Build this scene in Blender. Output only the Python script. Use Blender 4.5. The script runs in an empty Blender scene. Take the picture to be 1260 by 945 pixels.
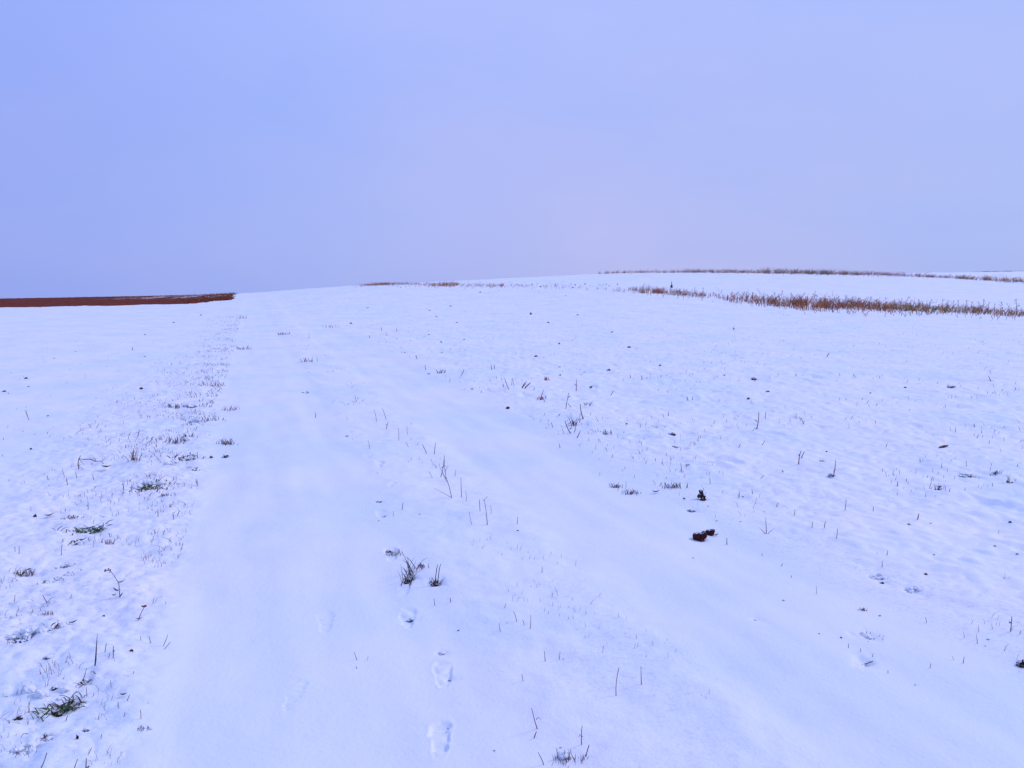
import bpy, math, random
import numpy as np
from math import sin, cos, tan, atan, atan2, radians, pi, sqrt, exp, log

C = bpy.context.scene.collection
sc = bpy.context.scene

# ------------------------------------------------------------------ camera
FPX = 1048.0                     # focal length in photograph pixels (1260 wide)
PITCH = atan((472.5 - 352.0) / FPX)
EYE = 1.6
cam_d = bpy.data.cameras.new('camera')
cam = bpy.data.objects.new('camera', cam_d)
C.objects.link(cam)
cam_d.sensor_width = 36.0
cam_d.lens = 36.0 * FPX / 1260.0
cam_d.clip_start = 0.05
cam_d.clip_end = 9000.0
cam.location = (0, 0, EYE)
cam.rotation_euler = (pi / 2 - PITCH, 0, 0)
sc.camera = cam
sc.render.resolution_x, sc.render.resolution_y = 1024, 768

# ------------------------------------------------------------------ sky, sun, exposure
SUN_EL, SUN_AZ = 38.0, 62.0      # degrees; azimuth measured from +Y towards +X
w = bpy.data.worlds.new('World')
sc.world = w
w.use_nodes = True
nt = w.node_tree
nt.nodes.clear()
N, L = nt.nodes, nt.links
out = N.new('ShaderNodeOutputWorld')
bg = N.new('ShaderNodeBackground')
bg.inputs['Strength'].default_value = 0.1
sky = N.new('ShaderNodeTexSky')
sky.sky_type = 'NISHITA'
sky.sun_disc = False
sky.sun_elevation = radians(SUN_EL)
sky.sun_rotation = radians(SUN_AZ)
tc = N.new('ShaderNodeTexCoord')
sep = N.new('ShaderNodeSeparateXYZ')
L.new(tc.outputs['Generated'], sep.inputs[0])
# overcast veil: colour by height above the horizon
mr = N.new('ShaderNodeMapRange')
mr.inputs['From Min'].default_value = -0.02
mr.inputs['From Max'].default_value = 0.75
L.new(sep.outputs['Z'], mr.inputs['Value'])
ramp = N.new('ShaderNodeValToRGB')
cr = ramp.color_ramp
SKY = [(0.0, (4.15, 4.75, 8.9)), (0.22, (4.3, 4.95, 9.3)), (0.5, (4.05, 5.2, 10.3)), (1.0, (4.2, 5.5, 10.3))]
cr.elements[0].position = 0.0
cr.elements[1].position = 1.0
for p, _ in SKY[1:-1]:
    cr.elements.new(p)
for e, (p, c) in zip(cr.elements, SKY):
    e.position = p
    e.color = (c[0] / 12, c[1] / 12, c[2] / 12, 1)
L.new(mr.outputs[0], ramp.inputs[0])
sc12 = N.new('ShaderNodeVectorMath'); sc12.operation = 'SCALE'
sc12.inputs['Scale'].default_value = 12.0
L.new(ramp.outputs[0], sc12.inputs[0])
# broad soft cloud bands: lavender grey against blue
mp = N.new('ShaderNodeMapping')
mp.inputs['Scale'].default_value = (1.0, 1.0, 2.2)
mp.inputs['Location'].default_value = (0.3, 1.7, 0.2)
L.new(tc.outputs['Generated'], mp.inputs[0])
nz = N.new('ShaderNodeTexNoise')
nz.inputs['Scale'].default_value = 1.6
nz.inputs['Detail'].default_value = 6.0
nz.inputs['Roughness'].default_value = 0.55
L.new(mp.outputs[0], nz.inputs['Vector'])
mrn = N.new('ShaderNodeMapRange')
mrn.inputs['From Min'].default_value = 0.35
mrn.inputs['From Max'].default_value = 0.68
L.new(nz.outputs['Fac'], mrn.inputs['Value'])
tint = N.new('ShaderNodeMix'); tint.data_type = 'RGBA'; tint.blend_type = 'MIX'
tint.inputs['A'].default_value = (0.90, 0.965, 1.02, 1)
tint.inputs['B'].default_value = (1.12, 1.045, 0.99, 1)
L.new(mrn.outputs[0], tint.inputs['Factor'])
# vignette-like falloff painted into the sky colour: both sides dimmer and bluer
mrx = N.new('ShaderNodeMapRange')
mrx.inputs['From Min'].default_value = -0.6
mrx.inputs['From Max'].default_value = 0.6
L.new(sep.outputs['X'], mrx.inputs['Value'])
side = N.new('ShaderNodeValToRGB')
side.color_ramp.interpolation = 'B_SPLINE'
SIDE = [(0.0, (.72, .80, .96)), (.10, (.72, .80, .97)), (.27, (.87, .93, 1.0)), (.5, (1.0, .985, .985)), (.74, (1.0, .985, .97)), (.90, (.86, .94, .97)), (1.0, (.82, .93, .97))]
for _ in range(len(SIDE) - 2):
    side.color_ramp.elements.new(0.5)
for e, (p, c) in zip(side.color_ramp.elements, SIDE):
    e.position = p; e.color = (*c, 1)
L.new(mrx.outputs[0], side.inputs[0])
m1 = N.new('ShaderNodeVectorMath'); m1.operation = 'MULTIPLY'
L.new(tint.outputs['Result'], m1.inputs[0]); L.new(side.outputs[0], m1.inputs[1])
m2 = N.new('ShaderNodeVectorMath'); m2.operation = 'MULTIPLY'
L.new(m1.outputs[0], m2.inputs[0]); L.new(sc12.outputs[0], m2.inputs[1])
mixs = N.new('ShaderNodeMix'); mixs.data_type = 'RGBA'
mixs.inputs['Factor'].default_value = 0.93
L.new(sky.outputs[0], mixs.inputs['A']); L.new(m2.outputs[0], mixs.inputs['B'])
L.new(mixs.outputs['Result'], bg.inputs['Color'])
L.new(bg.outputs[0], out.inputs[0])

sd = bpy.data.lights.new('sun', 'SUN')
sd.energy = 1.28
sd.angle = radians(14)
sd.color = (1.0, 0.84, 0.92)
sun = bpy.data.objects.new('sun', sd)
C.objects.link(sun)
_el, _az = radians(SUN_EL), radians(SUN_AZ)
from mathutils import Vector
sun.rotation_euler = Vector((sin(_az) * cos(_el), cos(_az) * cos(_el), sin(_el))).to_track_quat('Z', 'Y').to_euler()

vs = sc.view_settings
vs.view_transform = 'Standard'
vs.look = 'None'
vs.exposure = 0.06
vs.gamma = 1.0
vs.use_curve_mapping = False
sc.cycles.max_bounces = 6
sc.cycles.diffuse_bounces = 3

# ------------------------------------------------------------------ noise (numpy)
_rng = np.random.RandomState(11)
_perm = _rng.permutation(4096).astype(np.int64)
_ga = _rng.rand(4096) * 2 * np.pi
_gx, _gy = np.cos(_ga), np.sin(_ga)

def gnoise(x, y):
    xi = np.floor(x).astype(np.int64); yi = np.floor(y).astype(np.int64)
    xf = x - xi; yf = y - yi
    u = xf * xf * xf * (xf * (xf * 6 - 15) + 10)
    v = yf * yf * yf * (yf * (yf * 6 - 15) + 10)
    def g(ix, iy, dx, dy):
        h = _perm[(ix + _perm[iy & 4095]) & 4095]
        return _gx[h] * dx + _gy[h] * dy
    a = g(xi, yi, xf, yf); b = g(xi + 1, yi, xf - 1, yf)
    c = g(xi, yi + 1, xf, yf - 1); d = g(xi + 1, yi + 1, xf - 1, yf - 1)
    return ((a + (b - a) * u) * (1 - v) + (c + (d - c) * u) * v) * 1.5

def fbm(x, y, octv=3, gain=0.5):
    r = 0; a = 1.0; f = 1.0
    for i in range(octv):
        r = r + a * gnoise(x * f + 17.3 * i, y * f + 5.1 * i)
        a *= gain; f *= 2.03
    return r

def sst(a, b, x):
    t = np.clip((x - a) / (b - a), 0, 1)
    return t * t * (3 - 2 * t)

# ------------------------------------------------------------------ the lie of the land
COLS = {
    -900: [(60, -.2), (115, -.6), (170, -2.5), (400, -16), (1500, -40), (4000, -110)],
    -300: [(60, -.05), (115, -.3), (160, -1.2), (220, -4), (400, -14), (1500, -42), (4000, -110)],
    0:    [(30, 0), (64, 0), (115, -.1), (150, -.7), (200, -3), (400, -14), (1500, -42), (4000, -110)],
    200:  [(30, 0), (50, .08), (64, .18), (118, .25), (150, -.1), (200, -2.2), (400, -13), (1500, -42), (4000, -110)],
    300:  [(30, 0), (50, .15), (64, .3), (118, .5), (150, .2), (200, -1.5), (400, -12), (1500, -40), (4000, -110)],
    370:  [(30, 0), (60, .45), (90, .85), (120, 1.1), (150, 1.0), (200, -.3), (400, -12), (1500, -40), (4000, -110)],
    450:  [(25, 0), (40, .12), (60, .6), (90, 1.4), (110, 1.8), (150, 1.75), (200, .6), (400, -10), (1500, -40), (4000, -100)],
    600:  [(25, 0), (40, .12), (60, .58), (85, 1.35), (130, 2.62), (170, 2.75), (250, 1), (400, -8), (1500, -40), (4000, -100)],
    750:  [(25, 0), (45, .2), (75, 1.25), (100, 2.3), (140, 3.75), (180, 4.25), (250, 3), (400, -5), (1500, -40), (4000, -100)],
    830:  [(25, 0), (45, .1), (68, .9), (100, 2.35), (140, 3.95), (180, 4.5), (250, 3.5), (400, -4), (1500, -40), (4000, -100)],
    950:  [(45, 0), (58, .25), (80, 1.4), (120, 3.4), (150, 4.2), (190, 4.7), (260, 4), (400, -4), (1500, -40), (4000, -100)],
    1100: [(45, -.05), (56, 0), (80, 1.1), (115, 3.05), (150, 3.85), (190, 4.25), (260, 4), (400, -4), (1500, -40), (4000, -100)],
    1260: [(40, -.1), (54, -.25), (75, .7), (100, 2.1), (150, 4.0), (190, 5.1), (260, 5), (400, -3), (1500, -40), (4000, -100)],
    1900: [(40, -.1), (54, -.25), (75, .7), (100, 2.1), (150, 3.8), (190, 4.6), (260, 4), (400, -4), (1500, -40), (4000, -100)],
}
_BACK = [(60, 0), (120, -.5), (200, -3), (400, -14), (1500, -42), (4000, -110)]
_NR, _NP = 600, 1441
_lr = np.linspace(log(0.5), log(4200), _NR)
_R = np.exp(_lr)
_ph, _rows = [], []
for deg in (-180, -110, -80):
    _ph.append(radians(deg)); _rows.append(_BACK)
for px in sorted(COLS):
    _ph.append(atan((px - 630) / FPX)); _rows.append(COLS[px])
for deg in (80, 110, 180):
    _ph.append(radians(deg)); _rows.append(_BACK)
_tab = np.zeros((len(_ph), _NR))
for i, (p, row) in enumerate(zip(_ph, _rows)):
    k = 1 / cos(p) if abs(p) < 1.0 else 1.0
    D = np.array([0, 8] + [d for d, z in row], float) * k
    Z = np.array([0, 0] + [z for d, z in row], float)
    _tab[i] = np.interp(_R, D, Z)
_phg = np.linspace(-pi, pi, _NP)
_T = np.stack([np.interp(_phg, _ph, _tab[:, j]) for j in range(_NR)], 1)
def _gs(A, sig, axis):
    n = int(sig * 3) + 1
    k = np.exp(-np.arange(-n, n + 1) ** 2 / (2 * sig * sig)); k /= k.sum()
    pad = [(0, 0), (0, 0)]; pad[axis] = (n, n)
    P = np.pad(A, pad, mode='wrap' if axis == 0 else 'edge')
    out = np.zeros_like(A)
    for i, c in enumerate(k):
        sl = [slice(None), slice(None)]; sl[axis] = slice(i, i + A.shape[axis])
        out += c * P[tuple(sl)]
    return out
_T = _gs(_gs(_T, 8, 0), 5, 1)

def macro(x, y):
    x = np.asarray(x, float); y = np.asarray(y, float)
    r = np.maximum(np.hypot(x, y), 0.5001)
    f = (np.arctan2(x, y) + pi) / (2 * pi) * (_NP - 1)
    g = np.clip((np.log(r) - _lr[0]) / (_lr[1] - _lr[0]), 0, _NR - 1.001)
    fi = np.clip(f.astype(int), 0, _NP - 2); gi = g.astype(int)
    ff = f - fi; gg = g - gi
    return ((_T[fi, gi] * (1 - ff) + _T[fi + 1, gi] * ff) * (1 - gg)
            + (_T[fi, gi + 1] * (1 - ff) + _T[fi + 1, gi + 1] * ff) * gg)

_A = atan((630 - 310) / FPX)
def track_sl(x, y):
    """lateral (to the right) and along coordinates of the farm track"""
    return x * cos(_A) + y * sin(_A), -x * sin(_A) + y * cos(_A)

def lane(s, l, x, y):
    s = s + 0.05 * gnoise(x * 4.3 + 3, y * 4.3)
    wob = 0.10 * gnoise(l * 0.35, s * 0.0 + 3.3) + 0.05 * gnoise(x * 2.1, y * 2.1)
    w2 = 0.08 * gnoise(l * 0.27, s * 0.0 + 9.1) + 0.06 * gnoise(x * 1.7 + 8, y * 1.7)
    a = sst(-0.62, -0.28, s + wob) * (1 - sst(0.80, 1.08, s + w2))
    b = sst(1.62, 1.95, s + w2) * (1 - sst(2.75, 3.15, s + wob))
    return a + b

def ploughed(x, y):
    """signed: > 0 inside the bare brown field on the left"""
    s, l = track_sl(x, y)
    near = 63.5 + 0.02 * (x + 38) + 0.35 * gnoise(x * 0.5, 2.0 + x * 0) + 9 * sst(-5, -1.8, s) + 1.5 * sst(-16, -5, s)
    right = -1.7 + 0.5 * gnoise(y * 0.15, x * 0 + 7.7)
    return np.minimum(y - near, right - s)

PRINTS = []      # (x, y, heading, length, width, depth)
PITS = []        # (x, y, radius, depth)

def relief(x, y, full=True):
    x = np.asarray(x, float); y = np.asarray(y, float)
    s, l = track_sl(x, y)
    r = np.hypot(x, y)
    ln = lane(s, l, x, y)
    off = 1 - np.clip(ln, 0, 1)
    h = 0.030 * fbm(x * 0.45, y * 0.45, 2) + 0.014 * fbm(x * 1.3 + 40, y * 1.3, 2)
    h = h - 0.020 * ln * (0.8 + 0.4 * gnoise(l * 0.2, s * 2.5))
    h = h + 0.006 * ln * gnoise(s * 5.0, l * 0.9)
    # grassy margin left of the track and the strip between the wheel lanes
    left = sst(-0.3, -0.6, s) * (1 - sst(-1.5, -2.6, s))
    left = left * (1 - sst(16, 30, r) * 0.6)
    mid = sst(0.85, 1.1, s) * (1 - sst(1.65, 1.9, s))
    h = h + (0.020 * left + 0.010 * mid) * fbm(x * 3.2, y * 3.2, 3, 0.55)
    h = h + left * 0.013 * np.abs(fbm(x * 7.5, y * 7.5, 2))
    # rough stubble field on the right
    rt = sst(2.9, 3.7, s)
    h = h + rt * (0.020 * fbm(x * 1.9 + 3, y * 1.9, 3, 0.55) + 0.019 * np.abs(fbm(x * 5 + 9, y * 5, 2)) - 0.004)
    k = gnoise(x * 2.7 + 31, y * 2.7 + 7)
    h = h - rt * 0.032 * sst(0.50, 0.85, k)
    lf = sst(-1.6, -2.6, s)
    h = h + lf * 0.014 * fbm(x * 1.5 + 3, y * 1.5, 3, 0.5)
    # hill: long shallow undulation
    far = sst(25, 60, r) * sst(2.9, 6, s)
    h = h + far * 0.05 * fbm(x * 0.22, y * 0.22, 2)
    # furrows and clods of the ploughed field
    pl = sst(0.0, 0.6, ploughed(x, y)) * (r < 400)
    h = h + pl * (0.05 * np.abs(fbm(x * 2.1, y * 2.1, 3, 0.6)) + 0.03 * np.sin(y * 4.2 + 0.6 * gnoise(x * .3, y * .3)) - 0.02)
    if full:
        for (px_, py_, rad, dep) in PITS:
            m = (np.abs(x - px_) < rad * 2.6) & (np.abs(y - py_) < rad * 2.6)
            if m.any():
                dx = x[m] - px_; dy = y[m] - py_
                dd = np.sqrt(dx * dx + dy * dy) / rad
                dd = dd * (1 + 0.55 * gnoise(x[m] * 11 + px_, y[m] * 11) + 0.35 * gnoise(x[m] * 29 + px_, y[m] * 29))
                h[m] -= dep * np.exp(-dd ** 1.8)
        for (px_, py_, hd, ln_, wd, dep) in PRINTS:
            m = (np.abs(x - px_) < 0.35) & (np.abs(y - py_) < 0.35)
            if m.any():
                dx = x[m] - px_; dy = y[m] - py_
                a = dx * sin(hd) + dy * cos(hd); b = dx * cos(hd) - dy * sin(hd)
                a = a + 0.012 * gnoise(x[m] * 18, y[m] * 18); b = b + 0.010 * gnoise(x[m] * 21 + 5, y[m] * 21)
                w_ = wd * (0.86 + 0.20 * np.clip(a / ln_ * 2, -1, 1) - 0.16 * np.exp(-((a + 0.03) / 0.04) ** 2))
                e = np.abs(a / (ln_ / 2)) ** 3.2 + np.abs(b / (w_ / 2)) ** 2.6
                inside = (1 - sst(0.45, 1.35, e)) * sst(-0.55, 0.15, gnoise(x[m] * 13 + px_ * 9, y[m] * 13))
                lug = 0.002 * np.sin(a * 190) * inside
                heel = 0.5 * np.exp(-((a + ln_ * 0.33) / 0.05) ** 2) + 0.35 * np.exp(-((a - ln_ * 0.3) / 0.05) ** 2)
                h[m] += -dep * inside * (0.65 + heel) + lug + 0.10 * dep * np.exp(-((e - 1.6) / 0.5) ** 2)
    return h

def height(x, y, full=True):
    return macro(x, y) + relief(x, y, full)

_z0 = float(height(np.array([0.0]), np.array([0.0]), False)[0])
cam.location.z = EYE + _z0
CZ = EYE + _z0

def ray(px, py):
    a = (px - 630) / FPX; b = (472.5 - py) / FPX
    return np.array([a, cos(PITCH) + b * sin(PITCH), -sin(PITCH) + b * cos(PITCH)])

_ts = np.exp(np.linspace(log(1.5), log(230), 1400))
def at(px, py):
    """the point of the ground under a photograph pixel, and its distance along the view axis"""
    d = ray(px, py)
    X, Y, Z = d[0] * _ts, d[1] * _ts, CZ + d[2] * _ts
    g = macro(X, Y) - 0.0 + relief(X, Y, False)
    below = np.nonzero(Z < g)[0]
    if len(below) == 0:
        k = int(np.argmin(Z - g)); t = _ts[k]
    else:
        k = max(below[0], 1)
        a0 = Z[k - 1] - g[k - 1]; a1 = Z[k] - g[k]
        t = _ts[k - 1] + (_ts[k] - _ts[k - 1]) * a0 / (a0 - a1 + 1e-9)
    return d[0] * t, d[1] * t, t

# ------------------------------------------------------------------ materials
def mat(name, col, rough=0.8, var=0.0, scale=30.0, bump=0.0, col2=None, spec=0.3, trans=0.0):
    m = bpy.data.materials.new(name)
    m.use_nodes = True
    t = m.node_tree; b = t.nodes['Principled BSDF']
    b.inputs['Roughness'].default_value = rough
    b.inputs['Specular IOR Level'].default_value = spec
    tcn = t.nodes.new('ShaderNodeTexCoord')
    n = t.nodes.new('ShaderNodeTexNoise')
    n.inputs['Scale'].default_value = scale
    n.inputs['Detail'].default_value = 4
    t.links.new(tcn.outputs['Object'], n.inputs['Vector'])
    mx = t.nodes.new('ShaderNodeMix'); mx.data_type = 'RGBA'
    c2 = col2 or tuple(c * (1 - var) for c in col)
    mx.inputs['A'].default_value = (*c2, 1)
    mx.inputs['B'].default_value = (*[min(1, c * (1 + var)) for c in col], 1)
    r = t.nodes.new('ShaderNodeMapRange')
    r.inputs['From Min'].default_value = 0.35; r.inputs['From Max'].default_value = 0.65
    t.links.new(n.outputs['Fac'], r.inputs['Value'])
    t.links.new(r.outputs[0], mx.inputs['Factor'])
    t.links.new(mx.outputs['Result'], b.inputs['Base Color'])
    if bump:
        bp = t.nodes.new('ShaderNodeBump')
        bp.inputs['Strength'].default_value = 1.0
        bp.inputs['Distance'].default_value = bump
        t.links.new(n.outputs['Fac'], bp.inputs['Height'])
        t.links.new(bp.outputs[0], b.inputs['Normal'])
    return m

def snow_material(name, soft):
    m = bpy.data.materials.new(name)
    m.use_nodes = True
    t = m.node_tree; nn, ll = t.nodes, t.links
    b = nn['Principled BSDF']
    b.inputs['Roughness'].default_value = 0.62
    b.inputs['Specular IOR Level'].default_value = 0.18
    geo = nn.new('ShaderNodeNewGeometry')
    at_ = nn.new('ShaderNodeAttribute'); at_.attribute_name = 'thin'
    # thin snow lets grass and earth show as irregular flecks
    n1 = nn.new('ShaderNodeTexNoise'); n1.inputs['Scale'].default_value = 34; n1.inputs['Detail'].default_value = 5
    n1.inputs['Roughness'].default_value = 0.65
    mpn = nn.new('ShaderNodeMapping'); mpn.inputs['Scale'].default_value = (1, 1, 1)
    ll.new(geo.outputs['Position'], mpn.inputs[0]); ll.new(mpn.outputs[0], n1.inputs['Vector'])
    r1 = nn.new('ShaderNodeMapRange'); r1.inputs['From Min'].default_value = 0.52; r1.inputs['From Max'].default_value = 0.72
    ll.new(n1.outputs['Fac'], r1.inputs['Value'])
    mu = nn.new('ShaderNodeMath'); mu.operation = 'MULTIPLY'; mu.use_clamp = True
    ll.new(at_.outputs['Fac'], mu.inputs[0]); ll.new(r1.outputs[0], mu.inputs[1])
    n2 = nn.new('ShaderNodeTexNoise'); n2.inputs['Scale'].default_value = 0.55; n2.inputs['Detail'].default_value = 3
    ll.new(geo.outputs['Position'], n2.inputs['Vector'])
    c1 = nn.new('ShaderNodeMix'); c1.data_type = 'RGBA'
    c1.inputs['A'].default_value = (0.80, 0.85, 0.93, 1)
    c1.inputs['B'].default_value = (0.91, 0.88, 0.93, 1)
    r2 = nn.new('ShaderNodeMapRange'); r2.inputs['From Min'].default_value = 0.35; r2.inputs['From Max'].default_value = 0.65
    ll.new(n2.outputs['Fac'], r2.inputs['Value']); ll.new(r2.outputs[0], c1.inputs['Factor'])
    c2 = nn.new('ShaderNodeMix'); c2.data_type = 'RGBA'
    c2.inputs['B'].default_value = (0.30, 0.22, 0.19, 1)
    ll.new(c1.outputs['Result'], c2.inputs['A']); ll.new(mu.outputs[0], c2.inputs['Factor'])
    ll.new(c2.outputs['Result'], b.inputs['Base Color'])
    # crumbly crust
    n3 = nn.new('ShaderNodeTexNoise'); n3.inputs['Scale'].default_value = 55; n3.inputs['Detail'].default_value = 6
    n3.inputs['Roughness'].default_value = 0.6
    ll.new(geo.outputs['Position'], n3.inputs['Vector'])
    n4 = nn.new('ShaderNodeTexNoise'); n4.inputs['Scale'].default_value = 9; n4.inputs['Detail'].default_value = 3
    ll.new(geo.outputs['Position'], n4.inputs['Vector'])
    ad = nn.new('ShaderNodeMath'); ad.operation = 'MULTIPLY_ADD'; ad.inputs[1].default_value = 2.2
    ll.new(n4.outputs['Fac'], ad.inputs[0]); ll.new(n3.outputs['Fac'], ad.inputs[2])
    bp = nn.new('ShaderNodeBump'); bp.inputs['Strength'].default_value = 1.0
    bp.inputs['Distance'].default_value = 0.004 * soft
    ll.new(ad.outputs[0], bp.inputs['Height']); ll.new(bp.outputs[0], b.inputs['Normal'])
    return m

M_SNOW = snow_material('snow', 1.0)
M_SNOWT = snow_material('trodden_snow', 0.7)
M_CLUMP = mat('snow_clump', (0.86, 0.87, 0.93), 0.6, 0.03, 60, 0.004)
M_STALK = mat('dry_stalk', (0.20, 0.055, 0.035), 0.8, 0.35, 60)
M_PALE = mat('pale_straw', (0.36, 0.22, 0.16), 0.8, 0.3, 60)
M_DARK = mat('dark_stalk', (0.07, 0.03, 0.03), 0.85, 0.4, 60)
M_GREEN = mat('green_blade', (0.05, 0.13, 0.025), 0.6, 0.4, 40)
M_OLIVE = mat('olive_blade', (0.12, 0.13, 0.045), 0.7, 0.35, 30)
M_GREY = mat('grey_blade', (0.22, 0.20, 0.20), 0.8, 0.3, 50)
M_LEAF = mat('dead_leaf', (0.10, 0.035, 0.02), 0.75, 0.4, 60, 0.001)
M_EARTH = mat('dark_earth', (0.035, 0.018, 0.016), 0.95, 0.5, 45, 0.006)
M_RED = mat('red_earth', (0.06, 0.008, 0.008), 0.9, 0.35, 40, 0.006)
def dust(m, lo):
    t = m.node_tree; b = t.nodes['Principled BSDF']
    src = b.inputs['Base Color'].links[0].from_socket
    g = t.nodes.new('ShaderNodeNewGeometry'); sp = t.nodes.new('ShaderNodeSeparateXYZ')
    t.links.new(g.outputs['Normal'], sp.inputs[0])
    n = t.nodes.new('ShaderNodeTexNoise'); n.inputs['Scale'].default_value = 90; n.inputs['Detail'].default_value = 3
    t.links.new(g.outputs['Position'], n.inputs['Vector'])
    a = t.nodes.new('ShaderNodeMath'); a.operation = 'MULTIPLY_ADD'; a.inputs[1].default_value = 0.7
    t.links.new(n.outputs['Fac'], a.inputs[0]); t.links.new(sp.outputs['Z'], a.inputs[2])
    r = t.nodes.new('ShaderNodeMapRange'); r.inputs['From Min'].default_value = lo + .35; r.inputs['From Max'].default_value = lo + .5
    t.links.new(a.outputs[0], r.inputs['Value'])
    mx = t.nodes.new('ShaderNodeMix'); mx.data_type = 'RGBA'; mx.inputs['B'].default_value = (0.84, 0.86, 0.92, 1)
    t.links.new(src, mx.inputs['A']); t.links.new(r.outputs[0], mx.inputs['Factor'])
    t.links.new(mx.outputs['Result'], b.inputs['Base Color'])
dust(M_EARTH, 0.68); dust(M_RED, 0.80)
M_RUST = mat('rust_grass', (0.46, 0.12, 0.035), 0.85, 0.4, 2.0)
M_BROWN = mat('brown_grass', (0.25, 0.08, 0.035), 0.85, 0.4, 2.0)
M_OCHRE = mat('ochre_grass', (0.50, 0.30, 0.11), 0.85, 0.35, 2.0)
M_MAUVE = mat('mauve_grass', (0.36, 0.17, 0.15), 0.85, 0.35, 2.0)

# ------------------------------------------------------------------ mesh helpers
class MB:
    def __init__(s):
        s.v = []; s.f = []; s.m = []
    def tube(s, pts, rad, sides=4, flat=1.0, mi=0, side_vec=None):
        """tapered tube through pts; flat<1 squashes the section (a blade)"""
        base = len(s.v)
        n = len(pts)
        P = [Vector(p) for p in pts]
        sv = side_vec
        for i in range(n):
            t = (P[min(i + 1, n - 1)] - P[max(i - 1, 0)])
            if t.length < 1e-9: t = Vector((0, 0, 1))
            t.normalize()
            ref = sv if sv is not None else Vector((1, 0, 0))
            a = ref - t * ref.dot(t)
            if a.length < 1e-3: a = Vector((0, 1, 0)) - t * t.y
            a.normalize()
            b = t.cross(a)
            for k in range(sides):
                q = 2 * pi * k / sides
                s.v.append(tuple(P[i] + a * (cos(q) * rad[i]) + b * (sin(q) * rad[i] * flat)))
        for i in range(n - 1):
            for k in range(sides):
                k2 = (k + 1) % sides
                s.f.append((base + i * sides + k, base + i * sides + k2, base + (i + 1) * sides + k2, base + (i + 1) * sides + k)); s.m.append(mi)
        s.f.append(tuple(base + k for k in reversed(range(sides)))); s.m.append(mi)
        s.f.append(tuple(base + (n - 1) * sides + k for k in range(sides))); s.m.append(mi)
    def blob(s, c, r, rnd, sub=1, rough=0.3, mi=0, seed=0.0):
        vs_, fs_ = ICO[sub]
        base = len(s.v)
        A = np.array(vs_)
        k = 1 + rough * fbm(A[:, 0] * 1.3 + seed + A[:, 2] * 0.9, A[:, 1] * 1.3 + seed * 1.7 - A[:, 2] * 0.7, 3, 0.6)
        A = A * k[:, None] * np.array(r)[None, :] + np.array(c)[None, :]
        s.v += [tuple(p) for p in A]
        for f in fs_:
            s.f.append(tuple(base + i for i in f)); s.m.append(mi)
    def leaf(s, c, length, width, hd, curl, rnd, mi=0, tilt=0.2):
        """oval leaf plate with a little thickness, curled along its midrib"""
        n = 6
        base = len(s.v)
        ca, sa = cos(hd), sin(hd)
        for layer in (0, 1):
            for i in range(n + 1):
                u = i / n
                wv = width * 0.5 * (sin(pi * min(max(u, 0.02), 0.98)) ** 0.7) * (1 + 0.15 * rnd.uniform(-1, 1) * (0 if layer else 1))
                zc = curl * length * (u - 0.5) ** 2 * 2 + tilt * length * u
                for sgn in (-1, 0, 1):
                    x = (u - 0.5) * length; y = sgn * wv; z = zc + abs(sgn) * wv * 0.45 - layer * 0.0012
                    s.v.append((c[0] + x * ca - y * sa, c[1] + x * sa + y * ca, c[2] + z))
        def id_(l, i, k): return base + l * 3 * (n + 1) + i * 3 + k
        for i in range(n):
            for k in (0, 1):
                s.f.append((id_(0, i, k), id_(0, i + 1, k), id_(0, i + 1, k + 1), id_(0, i, k + 1))); s.m.append(mi)
                s.f.append((id_(1, i, k + 1), id_(1, i + 1, k + 1), id_(1, i + 1, k), id_(1, i, k))); s.m.append(mi)
            for k in (0, 2):
                s.f.append((id_(0, i, k), id_(1, i, k), id_(1, i + 1, k), id_(0, i + 1, k))); s.m.append(mi)
    def build(s, name, mats, parent=None, loc=None, smooth=True):
        me = bpy.data.meshes.new(name)
        me.from_pydata(s.v, [], s.f)
        if not isinstance(mats, (list, tuple)): mats = [mats]
        for m_ in mats: me.materials.append(m_)
        if len(mats) > 1: me.polygons.foreach_set('material_index', s.m)
        me.polygons.foreach_set('use_smooth', [smooth] * len(s.f))
        me.update()
        o = bpy.data.objects.new(name, me)
        C.objects.link(o)
        if parent is not None: o.parent = parent
        if loc is not None: o.location = loc
        return o

def _ico():
    t = (1 + 5 ** .5) / 2
    v = [(-1, t, 0), (1, t, 0), (-1, -t, 0), (1, -t, 0), (0, -1, t), (0, 1, t), (0, -1, -t), (0, 1, -t), (t, 0, -1), (t, 0, 1), (-t, 0, -1), (-t, 0, 1)]
    v = [tuple(Vector(p).normalized()) for p in v]
    f = [(0, 11, 5), (0, 5, 1), (0, 1, 7), (0, 7, 10), (0, 10, 11), (1, 5, 9), (5, 11, 4), (11, 10, 2), (10, 7, 6), (7, 1, 8), (3, 9, 4), (3, 4, 2), (3, 2, 6), (3, 6, 8), (3, 8, 9), (4, 9, 5), (2, 4, 11), (6, 2, 10), (8, 6, 7), (9, 8, 1)]
    res = [(v, f)]
    for _ in range(3):
        v, f = list(res[-1][0]), res[-1][1]
        cache = {}; nf = []
        def mid(a, b):
            k = (min(a, b), max(a, b))
            if k not in cache:
                v.append(tuple(((Vector(v[a]) + Vector(v[b])) / 2).normalized())); cache[k] = len(v) - 1
            return cache[k]
        for a, b, c in f:
            ab, bc, ca = mid(a, b), mid(b, c), mid(c, a)
            nf += [(a, ab, ca), (b, bc, ab), (c, ca, bc), (ab, bc, ca)]
        res.append((v, nf))
    return res
ICO = _ico()

def empty(name, loc):
    o = bpy.data.objects.new(name, None)
    o.empty_display_size = 0.1
    C.objects.link(o); o.location = loc
    return o

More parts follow.
